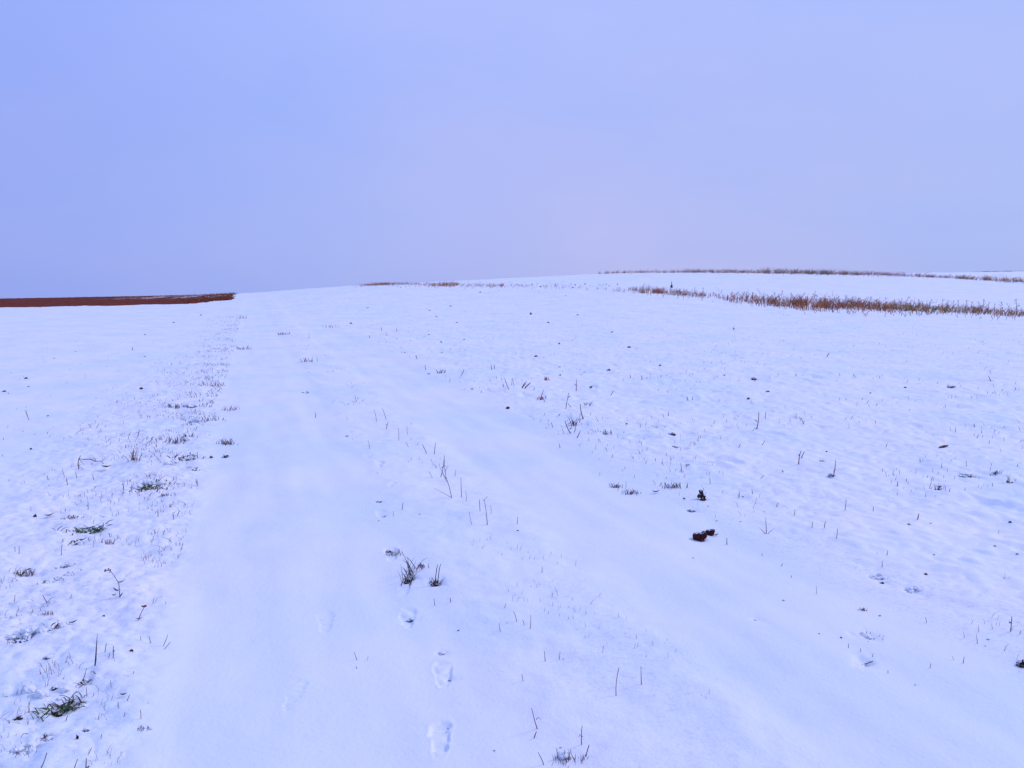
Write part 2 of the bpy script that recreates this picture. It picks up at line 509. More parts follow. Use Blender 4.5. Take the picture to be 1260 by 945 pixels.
# ------------------------------------------------------------------ what pokes through the snow (photograph pixels)
# stalks: base x, base y, top x, top y, material key, optional width factor
STALKS = [
 (605,455,604,448,'b'),(608,454,608,449,'b'),(513,442,512,437,'d'),(566,462,571,455,'r'),(524,455,523,449,'r'),
 (627,479,621,466,'b'),(629,474,630,465,'p'),(633,474,631,465,'p'),(620,476,619,472,'d'),
 (656,480,658,477,'b'),(665,492,669,479,'r'),(671,494,668,489,'r'),(709,481,709,467,'b'),(727,478,727,476,'d'),
 (696,503,700,484,'b'),(705,501,699,497,'b'),(719,516,714,498,'r',1.5),(713,520,714,514,'b'),
 (750,486,755,481,'b'),(738,519,733,513,'p'),(681,526,678,520,'b'),(695,534,690,524,'p'),(704,533,695,518,'d',1.5),
 (706,532,709,520,'b'),(708,539,714,531,'d',1.3),(690,551,688,546,'d'),(668,511,671,508,'p'),
 (790,467,789,462,'r'),(776,465,775,461,'r'),(813,464,813,461,'r'),(823,512,822,507,'d'),
 (808,567,806,564,'r'),(827,566,825,562,'b'),(752,563,754,559,'b'),(840,581,837,570,'d'),(738,585,738,581,'p'),
 (760,604,761,594,'p'),(771,600,770,593,'p'),
 (463,519,461,504,'p'),(476,516,471,502,'p'),(475,528,478,519,'r'),(490,542,490,527,'p'),(502,534,501,525,'p'),(505,550,500,545,'p'),
 (526,558,520,547,'b'),(534,559,536,545,'b'),(455,552,453,542,'p'),
 (541,587,547,561,'b'),(541,576,530,567,'p'),(535,588,528,580,'p'),(558,586,561,578,'p'),(568,612,567,589,'b'),
 (574,617,573,604,'p'),(582,646,577,630,'p'),(600,646,596,616,'b'),(604,632,604,622,'p'),(591,629,590,615,'b'),(590,616,600,611,'p'),
 (495,627,496,619,'d'),(484,635,484,629,'p'),(637,645,637,636,'r'),(668,704,667,697,'b'),
 (619,748,622,743,'b'),(637,765,632,753,'b'),(651,774,653,758,'b'),(618,776,614,766,'b'),(647,768,643,762,'d'),(624,767,624,764,'p'),
 (554,741,554,735,'d',1.3),(537,745,534,737,'r'),(442,812,436,802,'b'),(444,823,438,820,'b'),(453,812,453,807,'p'),
 (672,814,670,802,'d'),(686,812,689,802,'b'),(698,811,693,812,'b'),(645,838,642,829,'b'),(741,803,743,795,'p'),(778,798,781,795,'p'),
 (759,857,762,825,'r',1.1),(790,843,789,822,'r',1.1),(664,896,654,870,'b',1.1),(655,908,660,900,'d',1.3),(717,916,716,892,'b',1.1),
 (719,932,725,918,'d',1.3),(686,934,685,922,'b',1.2),(672,941,662,926,'d'),
 (903,406,902,402,'r'),(847,493,845,488,'b'),(852,492,852,488,'b'),(930,528,932,507,'b',1.2),(941,515,942,507,'b'),
 (990,522,985,514,'r'),(986,518,984,513,'p'),(1017,439,1020,434,'d'),(983,571,984,555,'r',1.4),(985,564,990,556,'b',1.2),
 (1024,587,1026,566,'r',1.2),(932,588,940,585,'r'),(965,582,962,577,'p'),(875,595,873,588,'b'),(937,547,941,542,'r'),(908,551,911,546,'r'),
 (888,540,886,536,'p'),(1105,598,1104,593,'d',1.3),(1117,592,1115,589,'d'),(1144,591,1147,587,'b'),(909,612,909,604,'d'),(927,608,925,602,'r'),
 (1139,612,1139,606,'p'),(979,463,979,459,'p'),(1090,550,1091,545,'b'),
 (895,670,894,662,'d',1.4),(1014,650,1015,641,'d'),(1028,663,1030,651,'r'),(999,649,999,642,'b'),(1039,628,1041,615,'r'),(1074,629,1075,624,'d'),
 (1128,639,1130,632,'r',1.6),(978,634,978,627,'b'),(955,624,957,619,'b'),(1004,731,1004,721,'p'),(960,697,963,693,'r'),(973,711,974,708,'b'),
 (937,684,938,681,'b'),(906,678,906,683,'p'),(1141,766,1138,759,'b'),(1243,777,1244,759,'d',1.5),(1253,780,1255,776,'d'),(1223,774,1219,767,'p'),
 (1204,792,1202,786,'d'),(1185,816,1186,808,'d'),(1176,812,1171,807,'p'),(1143,822,1145,816,'b'),(1164,604,1163,598,'p'),
 (1085,698,1085,690,'d'),(1090,683,1092,677,'b'),(1088,682,1078,680,'p'),
 (1044,797,1044,792,'d'),(1059,802,1059,798,'d'),(1074,808,1074,804,'r'),(1093,828,1092,824,'d'),(1227,657,1229,652,'p'),
 (1116,505,1120,503,'p'),(1220,468,1216,463,'r'),
 # grass margin on the left
 (108,627,108,618,'d'),(214,639,214,630,'r'),(216,635,221,629,'b'),(194,636,194,627,'b'),(18,679,18,673,'b'),(23,681,25,672,'b'),
 (76,683,78,670,'d'),(172,884,174,873,'b'),(189,866,182,880,'d',1.4),(199,874,181,884,'b'),(127,803,131,792,'b',1.2),(138,809,141,794,'b',1.2),(132,809,136,803,'b'),
 (187,792,183,783,'b'),(196,795,206,782,'b'),(195,798,209,791,'d'),(174,788,173,783,'r'),(79,816,83,808,'p'),
 (73,769,73,758,'d'),(62,741,52,733,'d',1.2),(97,832,107,818,'d'),(15,741,18,733,'b'),(85,736,89,731,'b'),
 (42,946,61,924,'d',1.2),(87,948,98,932,'b'),(107,950,110,930,'b',1.3),(106,926,113,920,'d'),(122,908,126,903,'b'),(106,857,106,846,'r'),
 (77,886,84,880,'d'),(147,883,154,877,'d'),(153,862,160,855,'r'),(161,829,165,826,'b'),
 (111,578,96,572,'p'),(80,587,78,577,'p'),(83,597,82,588,'b'),(95,588,93,581,'b'),(115,590,115,584,'b'),(60,590,58,585,'b'),
 (183,543,189,537,'b'),(157,541,159,534,'p'),(168,537,171,529,'b'),(152,602,152,592,'d'),(242,597,243,589,'b'),(245,598,240,590,'p'),(200,568,192,561,'p'),
 (37,517,32,505,'p'),(35,513,31,505,'p'),(115,527,108,521,'p'),(117,527,122,521,'p'),(380,417,381,410,'p'),(388,514,388,508,'b'),
 (456,416,454,413,'d'),(488,408,488,404,'b'),(476,413,476,409,'b'),(470,407,469,402,'b'),(163,431,163,427,'r'),(440,494,437,487,'p'),
]
# grass tufts: x, y, width px, height px, style, n
TUFTS = [
 (503,712,15,30,'green','sprawling dark green and grey grass tuft in the strip between the wheel lanes','the grey-green mid-track tuft'),
 (536,716,15,24,'green2','dark tuft with two straight stalks and blackish base, mid-track','the two-stalked dark tuft'),
 (517,699,20,12,'brown','row of short brown leaf stubs between two dark tufts in the mid-track strip','the brown leaf stubs mid-track'),
 (71,872,24,44,'green3','largest bright green grass tuft in the near left corner of the margin','the bright green corner tuft'),
 (106,653,32,20,'green3','green grass tuft with one long leaf bending right in the left margin','the bent-leaf green tuft'),
 (93,667,20,12,'dark','dark half buried tuft right below the green bent leaf tuft','the low half-buried tuft'),
 (33,780,40,24,'snowy2','snow capped hummock with brown stub on its left and grey green blades','the snow capped hummock'),
 (29,705,22,18,'dark2','dark spiky tuft near the left edge, upslope of the snow capped hummock','the dark spiky left tuft'),
 (69,712,18,30,'snowy','snow filled grey tuft in a narrow hollow beside the left margin','the snow-filled grey tuft'),
 (27,922,30,26,'snowy','pale grey hollow tuft at the very near left edge','the pale hollow corner tuft'),
 (49,855,60,12,'lying','long green blades lying flat under snow left of the bright green tuft','the flattened green blades'),
 (103,836,16,18,'dark','dark little tuft between the tall blades and the bright green tuft','the dark tuft under blades'),
 (90,862,20,12,'dark','low dark twiggy tuft touching the bright green tuft on its right','the low twiggy tuft'),
 (185,599,36,16,'green3','olive green tuft with arching stems farther up the left margin','the olive arching tuft'),
 (231,563,28,16,'dark','dark tuft with a bright green leaf tip in the left margin','the green-tipped dark tuft'),
 (213,568,24,9,'snowy','low grey green blades half under snow left of the dark leaf tip tuft','the low grey green blades'),
 (237,577,14,6,'dark','flat dark sprig just below the dark tuft with a green leaf tip','the flat dark sprig'),
 (280,547,24,13,'grey','grey brown tuft with a dark middle at the edge of the left wheel lane','the grey brown edge tuft'),
 (213,545,32,12,'grey','band of short grey blades crossing the middle of the left margin','the band of grey blades'),
 (232,538,24,10,'brown','short brownish blades just right of the band of grey blades','the brownish blades'),
 (166,566,16,26,'reddish','rusty dry weed with many side twigs in the left margin','the rusty twiggy weed'),
 (203,610,12,7,'brown','small brown tuft between olive tuft and the left wheel lane','the small brown tuft'),
 (232,501,56,8,'grey','long low row of grey blades across the left margin in the middle distance','the long grey blade row'),
 (213,502,20,9,'grey','left end of the blade row, slightly taller grey blades','the blade row end'),
 (262,474,36,8,'reddish2','faint reddish grass patch far up the left margin','the faint reddish patch'),
 (255,517,36,9,'grey','loose pale blades between the long blade row and the lane','the loose pale blades'),
 (285,505,22,8,'reddish2','faint rusty blades at the edge of the left lane, above the grey brown tuft','the faint rusty blades'),
 (301,430,18,8,'brown','isolated dark brown twiggy tuft far up beside the left wheel lane','the far brown twiggy tuft'),
 (348,412,16,7,'grey','small dark grass tuft far up in the strip between the lanes','the far mid-strip tuft'),
 (376,483,9,6,'dark','tiny dark tuft alone in the strip between the lanes','the tiny mid-strip tuft'),
 (131,669,14,9,'reddish2','small clump of short rust coloured twigs right of the green bent leaf tuft','the small rust twigs'),
 (89,637,14,8,'dark','small brown and dark clump above the green bent leaf tuft','the small brown clump'),
 (80,697,18,10,'dark','dark stubs at the head of the snow filled grey tuft','the dark stubs'),
 (58,756,14,9,'grey','little spray of blades leaning right above the tall blade group','the small blade spray'),
 (57,903,14,14,'dark2','small dark three pointed sprig below the bright green tuft','the three pointed sprig'),
 (178,897,18,8,'grey','low grey blades at the edge of the left lane nearest the camera','the low grey edge blades'),
 (180,600,10,6,'brown','tiny brown leaf bits beside the olive tuft','the tiny brown bits'),
 (70,768,20,8,'dark2','arching dark blades beside one upright blade above the tall blade group','the arching dark blades'),
 (645,478,20,12,'fan','fan of thick reddish stalks all leaning right in the stubble field','the right-leaning fan'),
 (703,522,16,18,'fan2','brown curled leaf clump on broken stalks in the stubble field','the broken stalk clump'),
 (722,499,9,9,'brownleaf','small dark purple brown leaf clump right of the tall bent stalk','the purple brown leaf clump'),
 (543,459,10,10,'brown','reddish brown tuft at the far edge of the stubble field beside the right lane','the right lane reddish tuft'),
 (672,468,9,6,'reddish2','small rust tuft above the broken stalk clump','the small rust tuft'),
 (667,491,14,6,'reddish2','low rust stems at the foot of a thin stalk in the stubble field','the low rust stems'),
 (745,534,20,9,'grey','grey green grass lying over to the right in the stubble field','the grey lying grass'),
 (758,600,14,10,'grey','pale grass tuft right of the right wheel lane','the right lane pale tuft'),
 (776,608,22,12,'grey','sparse tuft with two upright blades beside the right wheel lane','the sparse two-blade tuft'),
 (829,600,30,14,'grey','wide pale grey grass tuft left of the dark arrow shaped clod','the wide pale tuft'),
 (1153,601,14,20,'leafy','hooked brown leaf clump with pale twigs, right part of the field','the hooked brown leaf clump'),
 (1242,592,12,14,'leafy2','brown stub with pale yellow straw close to the right edge','the yellow straw stub'),
 (1224,583,14,8,'brown','low brown sprig left of the stub with yellow straw','the low brown sprig'),
 (943,657,16,20,'twig','forked reddish twig with a tall upright stem in the stubble field','the forked reddish twig'),
 (1237,712,9,12,'twig','little forked brown twig near the right edge','the little forked twig'),
 (487,682,20,10,'grey','faint grey blades beside a snowy hollow in the mid-track strip','the faint grey blades mid-track'),
 (702,937,44,18,'grey','grass tuft of grey blades and snow at the very bottom of the mid strip','the bottom grass tuft'),
 (1080,710,18,12,'snowy','grey snowy hollow with small dark stubs in the right field','the grey snowy hollow'),
 (1121,725,26,9,'snowy','rough patch of grey stems under thin snow in the right field','the rough grey patch'),
 (1072,781,22,16,'snowy','small crusted hollow with grey stems in the lower right field','the small crusted hollow'),
 (1061,751,8,8,'grey','hooked grey sprig in the lower right field','the hooked grey sprig'),
 (1066,814,14,5,'dark','tiny dark clump among scattered short stubs lower right','the tiny dark clump'),
 (378,445,22,8,'reddish2','faint twigs in the strip between lanes far up the track','the faint far mid twigs'),
 (405,403,22,6,'reddish2','faint rusty stubble beside the far right wheel lane','the faint far stubble'),
 (300,392,10,7,'reddish2','faint grass at the foot of the ploughed field corner','the faint ploughed-corner grass'),
]
# earth clods, and dark spots of the boot prints built like them: x, y, w, h, key
CLODS = [
 (862,664,15,11,'red','broad maroon lump of earth, the larger half of the pair below the arrow shaped clod','the maroon clod pair'),
 (874,657,10,8,'red','smaller maroon lump of earth joined to the right end of the broad one',None),
 (864,614,10,11,'d','arrow shaped almost black clod sticking out of the snow right of the track','the black arrow shaped clod'),
 (1257,818,10,12,'d','black clod in a cracked hollow cut by the right edge of the picture','the right edge black clod'),
 (928,467,7,5,'d',None,None),(944,482,6,4,'d',None,None),(921,491,4,4,'d',None,None),(891,462,4,3,'d',None,None),
 (774,428,5,4,'d',None,None),(749,455,6,3.5,'d',None,None),(659,439,5,4,'r',None,None),(688,452,5,3,'d',None,None),(689,462,4,3,'d',None,None),
 (710,388,5,2.5,'d',None,None),(753,409,3,3,'d',None,None),(688,423,3,3,'d',None,None),(653,387,3,4,'d',None,None),(675,397,4,2,'r',None,None),
 (812,450,4,3,'r',None,None),(625,503,5,6,'r',None,None),(581,479,4,2.5,'r',None,None),(528,460,6,3,'d',None,None),(543,421,3,3,'d',None,None),(571,418,3,3,'d',None,None),
 (554,377,4,2,'d',None,None),(529,382,3,2,'d',None,None),(537,390,3,2,'d',None,None),(562,397,3,2,'r',None,None),(432,398,4,2.5,'r',None,None),(452,379,4,1.8,'d',None,None),
 (527,412,4,2,'d',None,None),(544,434,4,2,'d',None,None),(498,434,4,2,'d',None,None),(488,417,3,2,'d',None,None),
 (827,535,8,6,'d','dark pointed clod on its own where the stubble field meets open snow above the track','the dark pointed clod'),
 (807,524,10,2.5,'d',None,None),(829,549,9,3,'d',None,None),(771,522,3,3,'r',None,None),(847,572,5,3,'d',None,None),
 (727,477,4,4,'r',None,None),(1170,476,9,3.5,'d','dark flat clod alone in the far right snow','the dark flat clod far right'),(1114,477,4,3,'r',None,None),(1071,484,3,3,'r',None,None),
 (1017,556,3,3,'r',None,None),(1012,567,7,3,'r',None,None),(1023,585,8,5,'d',None,None),(930,527,6,3,'d',None,None),
 (1190,584,15,4,'d','long low dark crack of earth, wider than tall, right part of the field','the long dark crack'),(1203,587,7,2,'d',None,None),
 (1158,550,10,2.5,'r','faint brown sliver of earth in a soft hollow above the hooked leaf clump',None),
 (851,628,9,4,'d',None,None),(842,614,4,4,'d',None,None),(871,623,3,2,'d',None,None),(914,611,3,2,'d',None,None),
 (174,478,6,5,'r','brown clod with a faint twig on its left, alone in the left field','the left field brown clod'),
 (66,441,5,2.5,'d',None,None),(93,433,3,2,'d',None,None),(5,482,5,4,'d',None,None),(11,484,3,2,'d',None,None),(32,466,4,4,'d',None,None),(35,476,3,3,'d',None,None),
 (59,512,4,3,'r',None,None),(38.5,553,4,4,'d',None,None),(178,439,3,2,'d',None,None),(178,412,3,2,'d',None,None),(247,388,3,2,'d',None,None),(214,397,3,2,'r',None,None),
 (43,636,5,7,'r','small wine red double lump in the left field, beside a dark ring shaped leaf','the wine red double lump'),
 (277,562,8,6,'d','dark clod in a soft hollow at the edge of the left wheel lane','the lane edge dark clod'),
 (260,563,5,5,'d',None,None),(262,475,3,2,'r',None,None),
 (59,808,9,5,'d',None,None),(66,846,7,6,'d',None,None),(22,881,7,8,'d',None,None),(105,897,7,6,'d',None,None),(95,909,4,9,'d',None,None),(34,900,7,2,'d',None,None),
 (59,906,10,5,'d',None,None),(22,783,6,9,'r',None,None),(162,801,5,4,'r',None,None),(128,758,4,3,'r',None,None),
 (427,537,4,3,'d',None,None),(467,617,7,4,'d',None,None),(472,634,8,3,'d',None,None),(466,641,3,2,'d',None,None),(480,677,9,5,'d',None,None),  # mostly dark spots in the boot prints, shaped like clods
 (506,761,7,5,'d',None,None),(564,776,3,3,'r',None,None),(543,803,8,4,'d',None,None),(553,834,6,5,'d',None,None),(516,633,3,2,'d',None,None),  # some of these are dark boot-print spots as well
 (552,893,4,3,'d',None,None),(608,924,3,3,'d',None,None),  # begins with a dark spot of the nearest boot print
 (690,920,4,3,'d',None,None),(637,653,3,2,'r',None,None),
 (929,761,6,2.5,'d',None,None),(964,739,4,3,'d',None,None),(963,580,3,2,'r',None,None),(1139,707,5,4,'r',None,None),(1118,645,5,3,'d',None,None),
 (1145,644,3,2,'d',None,None),(1252,682,4,3,'d',None,None),(1224,672,4,3,'d',None,None),(1243,643,5,4,'d',None,None),(1149,683,3,3,'d',None,None),(1035,785,3,3,'r',None,None),
 (1082,758,4,3,'d',None,None),(1126,843,3,2,'d',None,None),(1216,787,4,3,'d',None,None),(1085,716,6,5,'d',None,None),(1074,709,4,5,'d',None,None),
 (882,641,3,2,'d',None,None),(911,642,3,2,'d',None,None),(853,687,2,3,'d',None,None),(1008,780,3,3,'d',None,None),(940,630,2,2,'d',None,None),
 (591,360,5,3,'d',None,None),(597,361,2,1.6,'d',None,None),(601,361,2,1.6,'d',None,None),
 (489,353,2,1.6,'d',None,None),(493,354,2.5,2,'d',None,None),(499,353,2,1.6,'d',None,None),
 (665,353,3,3,'d',None,None),(684,352,3,2.5,'d',None,None),(703,350,3,3,'d',None,None),(705,354,3,3,'d',None,None),(708,351,3,3,'d',None,None),(712,354,2.5,2.5,'d',None,None),(714,352,2.5,2.5,'d',None,None),
 (720,350,3.5,3,'d',None,None),(726,352,2,2,'d',None,None),(738,351,3,2,'d',None,None),(742,351,2.5,2,'d',None,None),(746,350,3,2.5,'d',None,None),(750,352,3,2,'d',None,None),(760,350,3,3,'d',None,None),(696,364,2.5,2,'d',None,None),
 (903,405,3,2,'r',None,None),(878,482,6,2.5,'d',None,None),
]
LEAVES = [  # x, y, length px, heading, key
 (61,636,10,0.5,'dark ring shaped curled leaf beside the wine red double lump'),
 (120,653,17,-0.35,'long dark green blade end lying right of the green bent leaf tuft'),
 (881,660,6,0.4,'small brown leaf leaning on the right end of the maroon clod pair'),
 (152,857,8,0.1,'thin dry leaf lying at the lane edge right of the bright green tuft'),
 (688,512,5,0.9,'tiny yellowish leaf in the stubble field left of the broken stalk clump'),
 (807,607,9,-0.2,'grey leaf under snow in front of the wide pale tuft'),
 (90,768,9,0.4,'dry narrow leaf tip below the seed head weed'),
]

# hollows under clods and tufts, and the boot prints
for it in TUFTS:
    x, y, t = at(it[0], it[1])
    if y < 30:
        mpp = t / FPX
        st = it[4]
        if st in ('green', 'green2', 'green3', 'dark', 'dark2', 'snowy2', 'snowy', 'leafy', 'leafy2', 'fan2'):
            PITS.append((x, y, max(0.035, it[2] * mpp * 0.5), 0.022 if st != 'snowy' else 0.020))
for it in CLODS:
    x, y, t = at(it[0], it[1])
    if y < 30 and it[2] >= 6:
        PITS.append((x, y, max(0.03, min(it[2], 11) * t / FPX * 0.7), 0.010))
for (px, py, hd, ln_, dep) in [(542, 909, -0.05, 0.26, .026), (545, 829, -0.1, 0.24, .022), (502, 760, -0.1, 0.24, .018), (481, 680, -0.2, 0.24, .018),
                          (470, 633, -0.25, 0.24, .018), (483, 596, -.25, .24, .02), (468, 571, -0.25, 0.24, .018), (454, 561, -.2, .24, .014), (468, 570, -.25, .24, .015),
                          (400, 765, -0.2, 0.27, .009), (362, 855, -0.1, 0.28, .006),
                          (497, 722, -.15, .22, .010)]:
    x, y, t = at(px, py)
    PRINTS.append((x, y, hd, ln_, 0.085, dep * 0.5))

# ------------------------------------------------------------------ ground sheets
def build_ground():
    fine = np.radians(np.linspace(-48, 48, 1100))
    coarse = np.radians(np.linspace(48, 312, 150))[1:-1]
    ph = np.concatenate([fine, coarse])
    rr = np.concatenate([np.exp(np.linspace(log(0.25), log(2.0), 30))[:-1],
                         np.exp(np.linspace(log(2.0), log(12), 400))[:-1],
                         np.exp(np.linspace(log(12), log(60), 300))[:-1],
                         np.exp(np.linspace(log(60), log(230), 260))[:-1],
                         np.exp(np.linspace(log(230), log(4100), 60))])
    nr, npn = len(rr), len(ph)
    X = rr[:, None] * np.sin(ph)[None, :]; Y = rr[:, None] * np.cos(ph)[None, :]
    x = X.ravel(); y = Y.ravel()
    z = height(x, y)
    co = np.stack([x, y, z], 1)
    co = np.concatenate([co, [[0, 0, float(height(np.array([0.]), np.array([0.]))[0])]]])
    i = np.arange(nr - 1)[:, None]; j = np.arange(npn)[None, :]; j2 = (j + 1) % npn
    q = np.stack([(i * npn + j), (i * npn + j2), ((i + 1) * npn + j2), ((i + 1) * npn + j)], -1).reshape(-1, 4)
    tri = np.stack([(np.arange(npn) + 1) % npn, np.arange(npn), np.full(npn, nr * npn)], 1)
    # vertex normals for the whole sheet, shared by the pieces
    Z = z.reshape(nr, npn)
    P = co[:-1].reshape(nr, npn, 3)
    du = np.gradient(P, axis=0)
    dv = np.roll(P, -1, 1) - np.roll(P, 1, 1)
    nrm = np.cross(dv, du); nrm /= np.linalg.norm(nrm, axis=2, keepdims=True) + 1e-12
    nrm[nrm[..., 2] < 0] *= -1
    nrm = np.concatenate([nrm.reshape(-1, 3), [[0, 0, 1]]])
    s, l = track_sl(x, y)
    ln = lane(s, l, x, y)
    r = np.hypot(x, y)
    thin = (sst(-0.3, -0.55, s) * (1 - sst(-1.3, -2.2, s))) * 0.75 * (0.35 + 0.65 * sst(-0.1, 0.5, fbm(x * 0.9, y * 0.9, 2)))
    thin += sst(0.95, 1.15, s) * (1 - sst(1.6, 1.8, s)) * 0.22 * sst(-0.1, 0.6, fbm(x * 1.1, y * 1.1, 2))
    thin += sst(3.0, 4.0, s) * 0.34 * sst(0.05, 0.6, fbm(x * 0.7 + 5, y * 0.7, 3))
    thin += sst(2.7, 3.0, s) * (1 - sst(3.3, 3.9, s)) * 0.25
    thin *= (1 - ln * 0.9) * (1 - 0.8 * sst(15, 40, r))
    thin = np.concatenate([np.clip(thin, 0, 1), [0]])
    patch = sst(-0.05, 0.35, fbm(x * 0.5, y * 0.25, 3, .6)) * sst(88, 98, y) * sst(-18, -9, s) * (1 - sst(113, 119, y))
    patch = np.concatenate([patch * 0.6, [0]])
    inpl = np.concatenate([(ploughed(x, y) > 0) & (r < 320), [False]])
    inln = np.concatenate([(ln > 0.5) & (s > -1) & (s < 3.5) & (r < 230), [False]])
    fp = inpl[q].sum(1) >= 3
    ft = (inln[q].sum(1) >= 3) & ~fp
    # wheel lanes exist ahead of and behind the photographer
    def piece(name, quads, tris, m):
        used = np.unique(np.concatenate([quads.ravel(), tris.ravel()]) if len(tris) else quads.ravel())
        remap = np.full(len(co), -1, np.int64); remap[used] = np.arange(len(used))
        me = bpy.data.meshes.new(name)
        me.vertices.add(len(used)); me.vertices.foreach_set('co', co[used].ravel().astype(np.float32))
        li = np.concatenate([remap[quads].ravel(), remap[tris].ravel()]) if len(tris) else remap[quads].ravel()
        starts = np.concatenate([np.arange(len(quads)) * 4, len(quads) * 4 + np.arange(len(tris)) * 3])
        me.loops.add(len(li)); me.loops.foreach_set('vertex_index', li.astype(np.int32))
        me.polygons.add(len(starts)); me.polygons.foreach_set('loop_start', starts.astype(np.int32))
        me.update(calc_edges=True)
        me.polygons.foreach_set('use_smooth', np.ones(len(starts), bool))
        a = me.attributes.new('thin', 'FLOAT', 'POINT'); a.data.foreach_set('value', thin[used].astype(np.float32))
        if name == 'ploughed_field':
            a = me.attributes.new('patch', 'FLOAT', 'POINT'); a.data.foreach_set('value', patch[used].astype(np.float32))
        me.materials.append(m)
        me.normals_split_custom_set_from_vertices(nrm[used].tolist())
        o = bpy.data.objects.new(name, me); C.objects.link(o)
        o['kind'] = 'structure'
        return o
    E = np.zeros((0, 3), np.int64)
    piece('snow_field', q[~(fp | ft)], E, M_SNOW)
    piece('snowy_track', q[ft], tri, M_SNOWT)
    # ploughed soil with snow lying in part of it
    m = bpy.data.materials.new('ploughed_soil'); m.use_nodes = True
    t = m.node_tree; b = t.nodes['Principled BSDF']; b.inputs['Roughness'].default_value = 0.95
    b.inputs['Specular IOR Level'].default_value = 0.1
    geo = t.nodes.new('ShaderNodeNewGeometry')
    n = t.nodes.new('ShaderNodeTexNoise'); n.inputs['Scale'].default_value = 1.4; n.inputs['Detail'].default_value = 8; n.inputs['Roughness'].default_value = 0.75
    t.links.new(geo.outputs['Position'], n.inputs['Vector'])
    rp = t.nodes.new('ShaderNodeValToRGB')
    rp.color_ramp.elements[0].position = 0.3; rp.color_ramp.elements[0].color = (0.075, 0.014, 0.008, 1)
    rp.color_ramp.elements[1].position = 0.68; rp.color_ramp.elements[1].color = (0.24, 0.045, 0.02, 1)
    t.links.new(n.outputs['Fac'], rp.inputs[0])
    pa = t.nodes.new('ShaderNodeAttribute'); pa.attribute_name = 'patch'
    pm = t.nodes.new('ShaderNodeMix'); pm.data_type = 'RGBA'; pm.inputs['B'].default_value = (0.84, 0.86, 0.92, 1)
    t.links.new(rp.outputs[0], pm.inputs['A']); t.links.new(pa.outputs['Fac'], pm.inputs['Factor'])
    t.links.new(pm.outputs['Result'], b.inputs['Base Color'])
    piece('ploughed_field', q[fp], E, m)
build_ground()

# ------------------------------------------------------------------ bookkeeping for labels
ITEMS = []     # [obj, px, py, look, category, fixed label, group, landmark name]
def reg(o, px, py, look, cat, fixed=None, group=None, mark=None):
    ITEMS.append([o, px, py, look, cat, fixed, group, mark])

def ground_at(px, py):
    x, y, t = at(px, py)
    z = float(height(np.array([x]), np.array([y]))[0])
    return x, y, z, t

KM = {'b': (M_STALK, 'brown'), 'r': (M_STALK, 'reddish'), 'd': (M_DARK, 'dark'), 'p': (M_PALE, 'pale')}
rnd = random.Random(5)

def stalk(bx, by, tx, ty, key, wf=1.0):
    x, y, z, t = ground_at(bx, by)
    mpp = t / FPX
    h = max((by - ty) * mpp * 1.05, 0.004)
    dx = (tx - bx) * mpp
    dy = rnd.uniform(-0.25, 0.25) * h
    rad = min(max(0.50 * mpp, 0.0018), 0.009) * wf * (0.8 if key == 'p' else 1.0)
    mb = MB()
    L_ = sqrt(h * h + dx * dx)
    bend = rnd.uniform(-0.07, 0.07) * L_
    pts = []
    for i in range(6):
        u = i / 5
        pts.append((dx * u + bend * sin(pi * u), dy * u, -0.03 + (h + 0.03) * u))
    mb.tube(pts, [rad * (1.0 - 0.45 * i / 5) * (1 + 0.12 * rnd.uniform(-1, 1)) for i in range(6)], 5)
    if h > 0.05 and key != 'p' and rnd.random() < 0.5:      # node with a broken leaf sheath
        u = rnd.uniform(0.3, 0.7)
        c = (dx * u, dy * u, h * u)
        sg = rnd.choice((-1, 1))
        mb.tube([c, (c[0] + sg * 0.25 * h * 0.5, c[1], c[2] + 0.12 * h), (c[0] + sg * 0.34 * h * 0.6, c[1] - 0.01, c[2] + 0.05 * h)], [rad * .9, rad * .7, rad * .25], 4, 0.4)
    m, cn = KM[key]
    o = mb.build('dry_stalk', m, None, (x, y, z))
    hp = by - ty
    size = 'tiny' if hp < 6 else 'short' if hp < 11 else 'midsize' if hp < 18 else 'tall'
    sl = (tx - bx) / max(hp, 1)
    lean = 'leaning left' if sl < -0.22 else 'leaning right' if sl > 0.22 else 'upright'
    if abs(sl) > 1.3: lean = 'nearly flat'
    reg(o, bx, by, '%s %s %s stalk' % (size, lean, cn), 'dry stalk', None, 'dry stalks poking through the snow')
    return o

for s_ in STALKS:
    stalk(*s_)

def blade(mb, base, h, dx, dy, rad, mi=0, droop=0.0, flat=0.3, n=5):
    pts = []
    for i in range(n):
        u = i / (n - 1)
        pts.append((base[0] + dx * u * (0.5 + 0.5 * u), base[1] + dy * u * (0.5 + 0.5 * u), base[2] - 0.012 + (h + 0.012) * (u - droop * u * u * u)))
    mb.tube(pts, [rad * (1 - 0.12 * i) if i < n - 1 else rad * 0.15 for i in range(n)], 4, flat, mi,
            Vector((rnd.uniform(.6, 1), rnd.uniform(-.6, .6), 0)))

